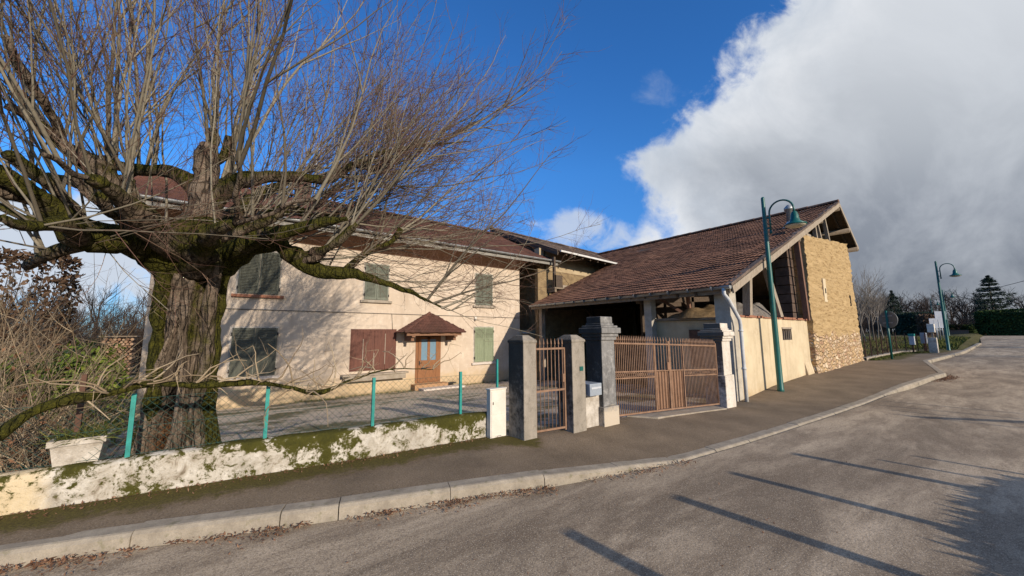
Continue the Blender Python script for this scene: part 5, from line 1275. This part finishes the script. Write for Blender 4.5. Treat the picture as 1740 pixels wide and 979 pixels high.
merge_trees(g, spots, protos); g.build('woods', 'woodmass', kind='stuff')

# ------------------------------------------------------------------ sky, sun
SUN_EL = math.radians(18.5); AZ = math.radians(-2.2)       # light travels a little west of north
w = bpy.data.worlds.new('World'); scene.world = w; w.use_nodes = True; nt = w.node_tree; nt.nodes.clear()
class WN(Nodes):
    def __init__(s, nt): s.nt = nt
n = WN(nt)
tc = n.new('ShaderNodeTexCoord').outputs['Generated']
sky = n.new('ShaderNodeTexSky', sky_type='NISHITA'); sky.sun_disc = False; sky.sun_elevation = SUN_EL; sky.sun_rotation = math.pi; sky.altitude = 300; sky.air_density = 1.0; sky.dust_density = .3; sky.ozone_density = 3.0
def dot(v): 
    q = n.new('ShaderNodeVectorMath', operation='DOT_PRODUCT'); n.put(q.inputs[0], tc); q.inputs[1].default_value = v; return q.outputs['Value']
dB = n.math('MAXIMUM', dot((math.sin(HEAD), math.cos(HEAD), 0)), .12); Us = n.math('DIVIDE', dot((math.cos(HEAD), -math.sin(HEAD), 0)), dB); Vs = n.math('DIVIDE', dot((0, 0, 1)), dB)
cmb = n.new('ShaderNodeCombineXYZ'); n.put(cmb.inputs[0], Us); n.put(cmb.inputs[1], Vs); uv = cmb.outputs[0]
fc = n.new('ShaderNodeFloatCurve'); n.put(fc.inputs['Value'], n.math('DIVIDE', Vs, 1.4)); cu = fc.mapping.curves[0]
pts = [(0,.22),(.1,.30),(.236,.345),(.337,.36),(.389,.325),(.458,.275),(.546,.40),(.635,.53),(.821,.65),(.995,.79),(1.4,1.0)]
while len(cu.points) < len(pts): cu.points.new(.5, .5)
for p, (a, b) in zip(cu.points, pts): p.location = (a/1.4, b)
fc.mapping.update()
S1 = n.math('SUBTRACT', Us, fc.outputs[0])
big = n.noise(3.2, 7, .58, uv, .3); det = n.noise(9., 7, .62, uv, .4)
pert = n.math('ADD', n.math('MULTIPLY', n.math('SUBTRACT', big, .5), .34), n.math('MULTIPLY', n.math('SUBTRACT', det, .5), .24))
d1 = n.math('ADD', S1, pert); m1 = n.new('ShaderNodeMapRange', interpolation_type='SMOOTHSTEP'); n.put(m1.inputs[0], d1); m1.inputs[1].default_value = -.03; m1.inputs[2].default_value = .08; m1 = m1.outputs[0]
def ell(u0, v0, a, b):
    x = n.math('DIVIDE', n.math('SUBTRACT', Us, u0), a); y = n.math('DIVIDE', n.math('SUBTRACT', Vs, v0), b)
    return n.math('SUBTRACT', 1., n.math('ADD', n.math('MULTIPLY', x, x), n.math('MULTIPLY', y, y)))
def small(u0, v0, a, b, lo, hi, k=3.2):
    q = n.math('ADD', ell(u0, v0, a, b), n.math('MULTIPLY', n.math('ADD', n.math('SUBTRACT', big, .5), n.math('SUBTRACT', det, .5)), k))
    mr = n.new('ShaderNodeMapRange', interpolation_type='SMOOTHSTEP'); n.put(mr.inputs[0], q); mr.inputs[1].default_value = lo; mr.inputs[2].default_value = hi; return mr.outputs[0]
m2 = n.math('MAXIMUM', n.math('MULTIPLY', small(.20, .285, .17, .065, .1, 1.2), .75), small(-1.35, .23, .85, .17, -.5, .6))
m2 = n.math('MAXIMUM', m2, n.math('MULTIPLY', small(.44, .70, .10, .08, .5, 2.2), .3))
mask = n.math('MAXIMUM', m1, m2)
inner = n.step(d1, .02, .42)                                    # lit rim to grey belly
tex = n.noise(2.6, 8, .6, uv, .5); tex2 = n.noise(2.2, 6, .6, n.scale(uv, (.6, 2.6, 1.)), .3)
base = n.ramp(n.math('DIVIDE', Vs, 1.1), [(0., (.25, .27, .31)), (.12, (.21, .23, .27)), (.3, (.29, .315, .36)), (.5, (.47, .50, .54)), (.72, (.60, .63, .67)), (.95, (.68, .71, .75))])
base = n.mix(n.math('MULTIPLY', n.step(tex, .42, .72), .5), base, (.72, .75, .79))
base = n.mix(n.math('MULTIPLY', n.math('MULTIPLY', n.step(tex2, .5, .7), n.ramp(Vs, [(.0, 1.), (.35, 0.)])), .5), base, (.40, .41, .43))
ccol = n.mix(inner, n.mix(n.step(tex, .3, .6), (.56, .62, .70), (.86, .88, .91)), base)
ccol = n.mix(n.math('MULTIPLY', m2, n.math('SUBTRACT', 1., m1)), ccol, (.62, .68, .77))
BGS = .1
sk = n.mix(1., sky.outputs[0], n.ramp(Vs, [(0., (.40, .62, 1.0)), (.22, (.52, 1.05, 1.65)), (.45, (.56, 1.32, 2.05)), (.8, (.52, 1.3, 2.1))]), 'MULTIPLY')
fin = n.mix(n.math('MULTIPLY', mask, .97), sk, n.mix(1., ccol, (1/BGS,)*3, 'MULTIPLY'))
bg = n.new('ShaderNodeBackground'); n.put(bg.inputs[0], fin); bg.inputs[1].default_value = BGS
o = n.new('ShaderNodeOutputWorld'); nt.links.new(bg.outputs[0], o.inputs[0])
for q in nt.nodes:
    if q.bl_idname == 'ShaderNodeMix': q.clamp_result = False; q.clamp_factor = True
ld = bpy.data.lights.new('sun', 'SUN'); ld.energy = 4.9; ld.angle = math.radians(.53); ld.color = (1., .89, .75)
lo = bpy.data.objects.new('sun', ld); col.objects.link(lo)
tv = Vector((math.sin(AZ)*math.cos(SUN_EL), math.cos(AZ)*math.cos(SUN_EL), -math.sin(SUN_EL)))
lo.rotation_euler = tv.to_track_quat('-Z', 'Y').to_euler(); lo.location = (0, -30, 20)
vs_ = scene.view_settings; scene.display_settings.display_device = 'sRGB'
vs_.view_transform = 'Standard'; vs_.look = 'None'; vs_.exposure = 0; vs_.gamma = 1; vs_.use_curve_mapping = False
scene.cycles.max_bounces = 6; scene.cycles.diffuse_bounces = 3; scene.cycles.use_denoising = True
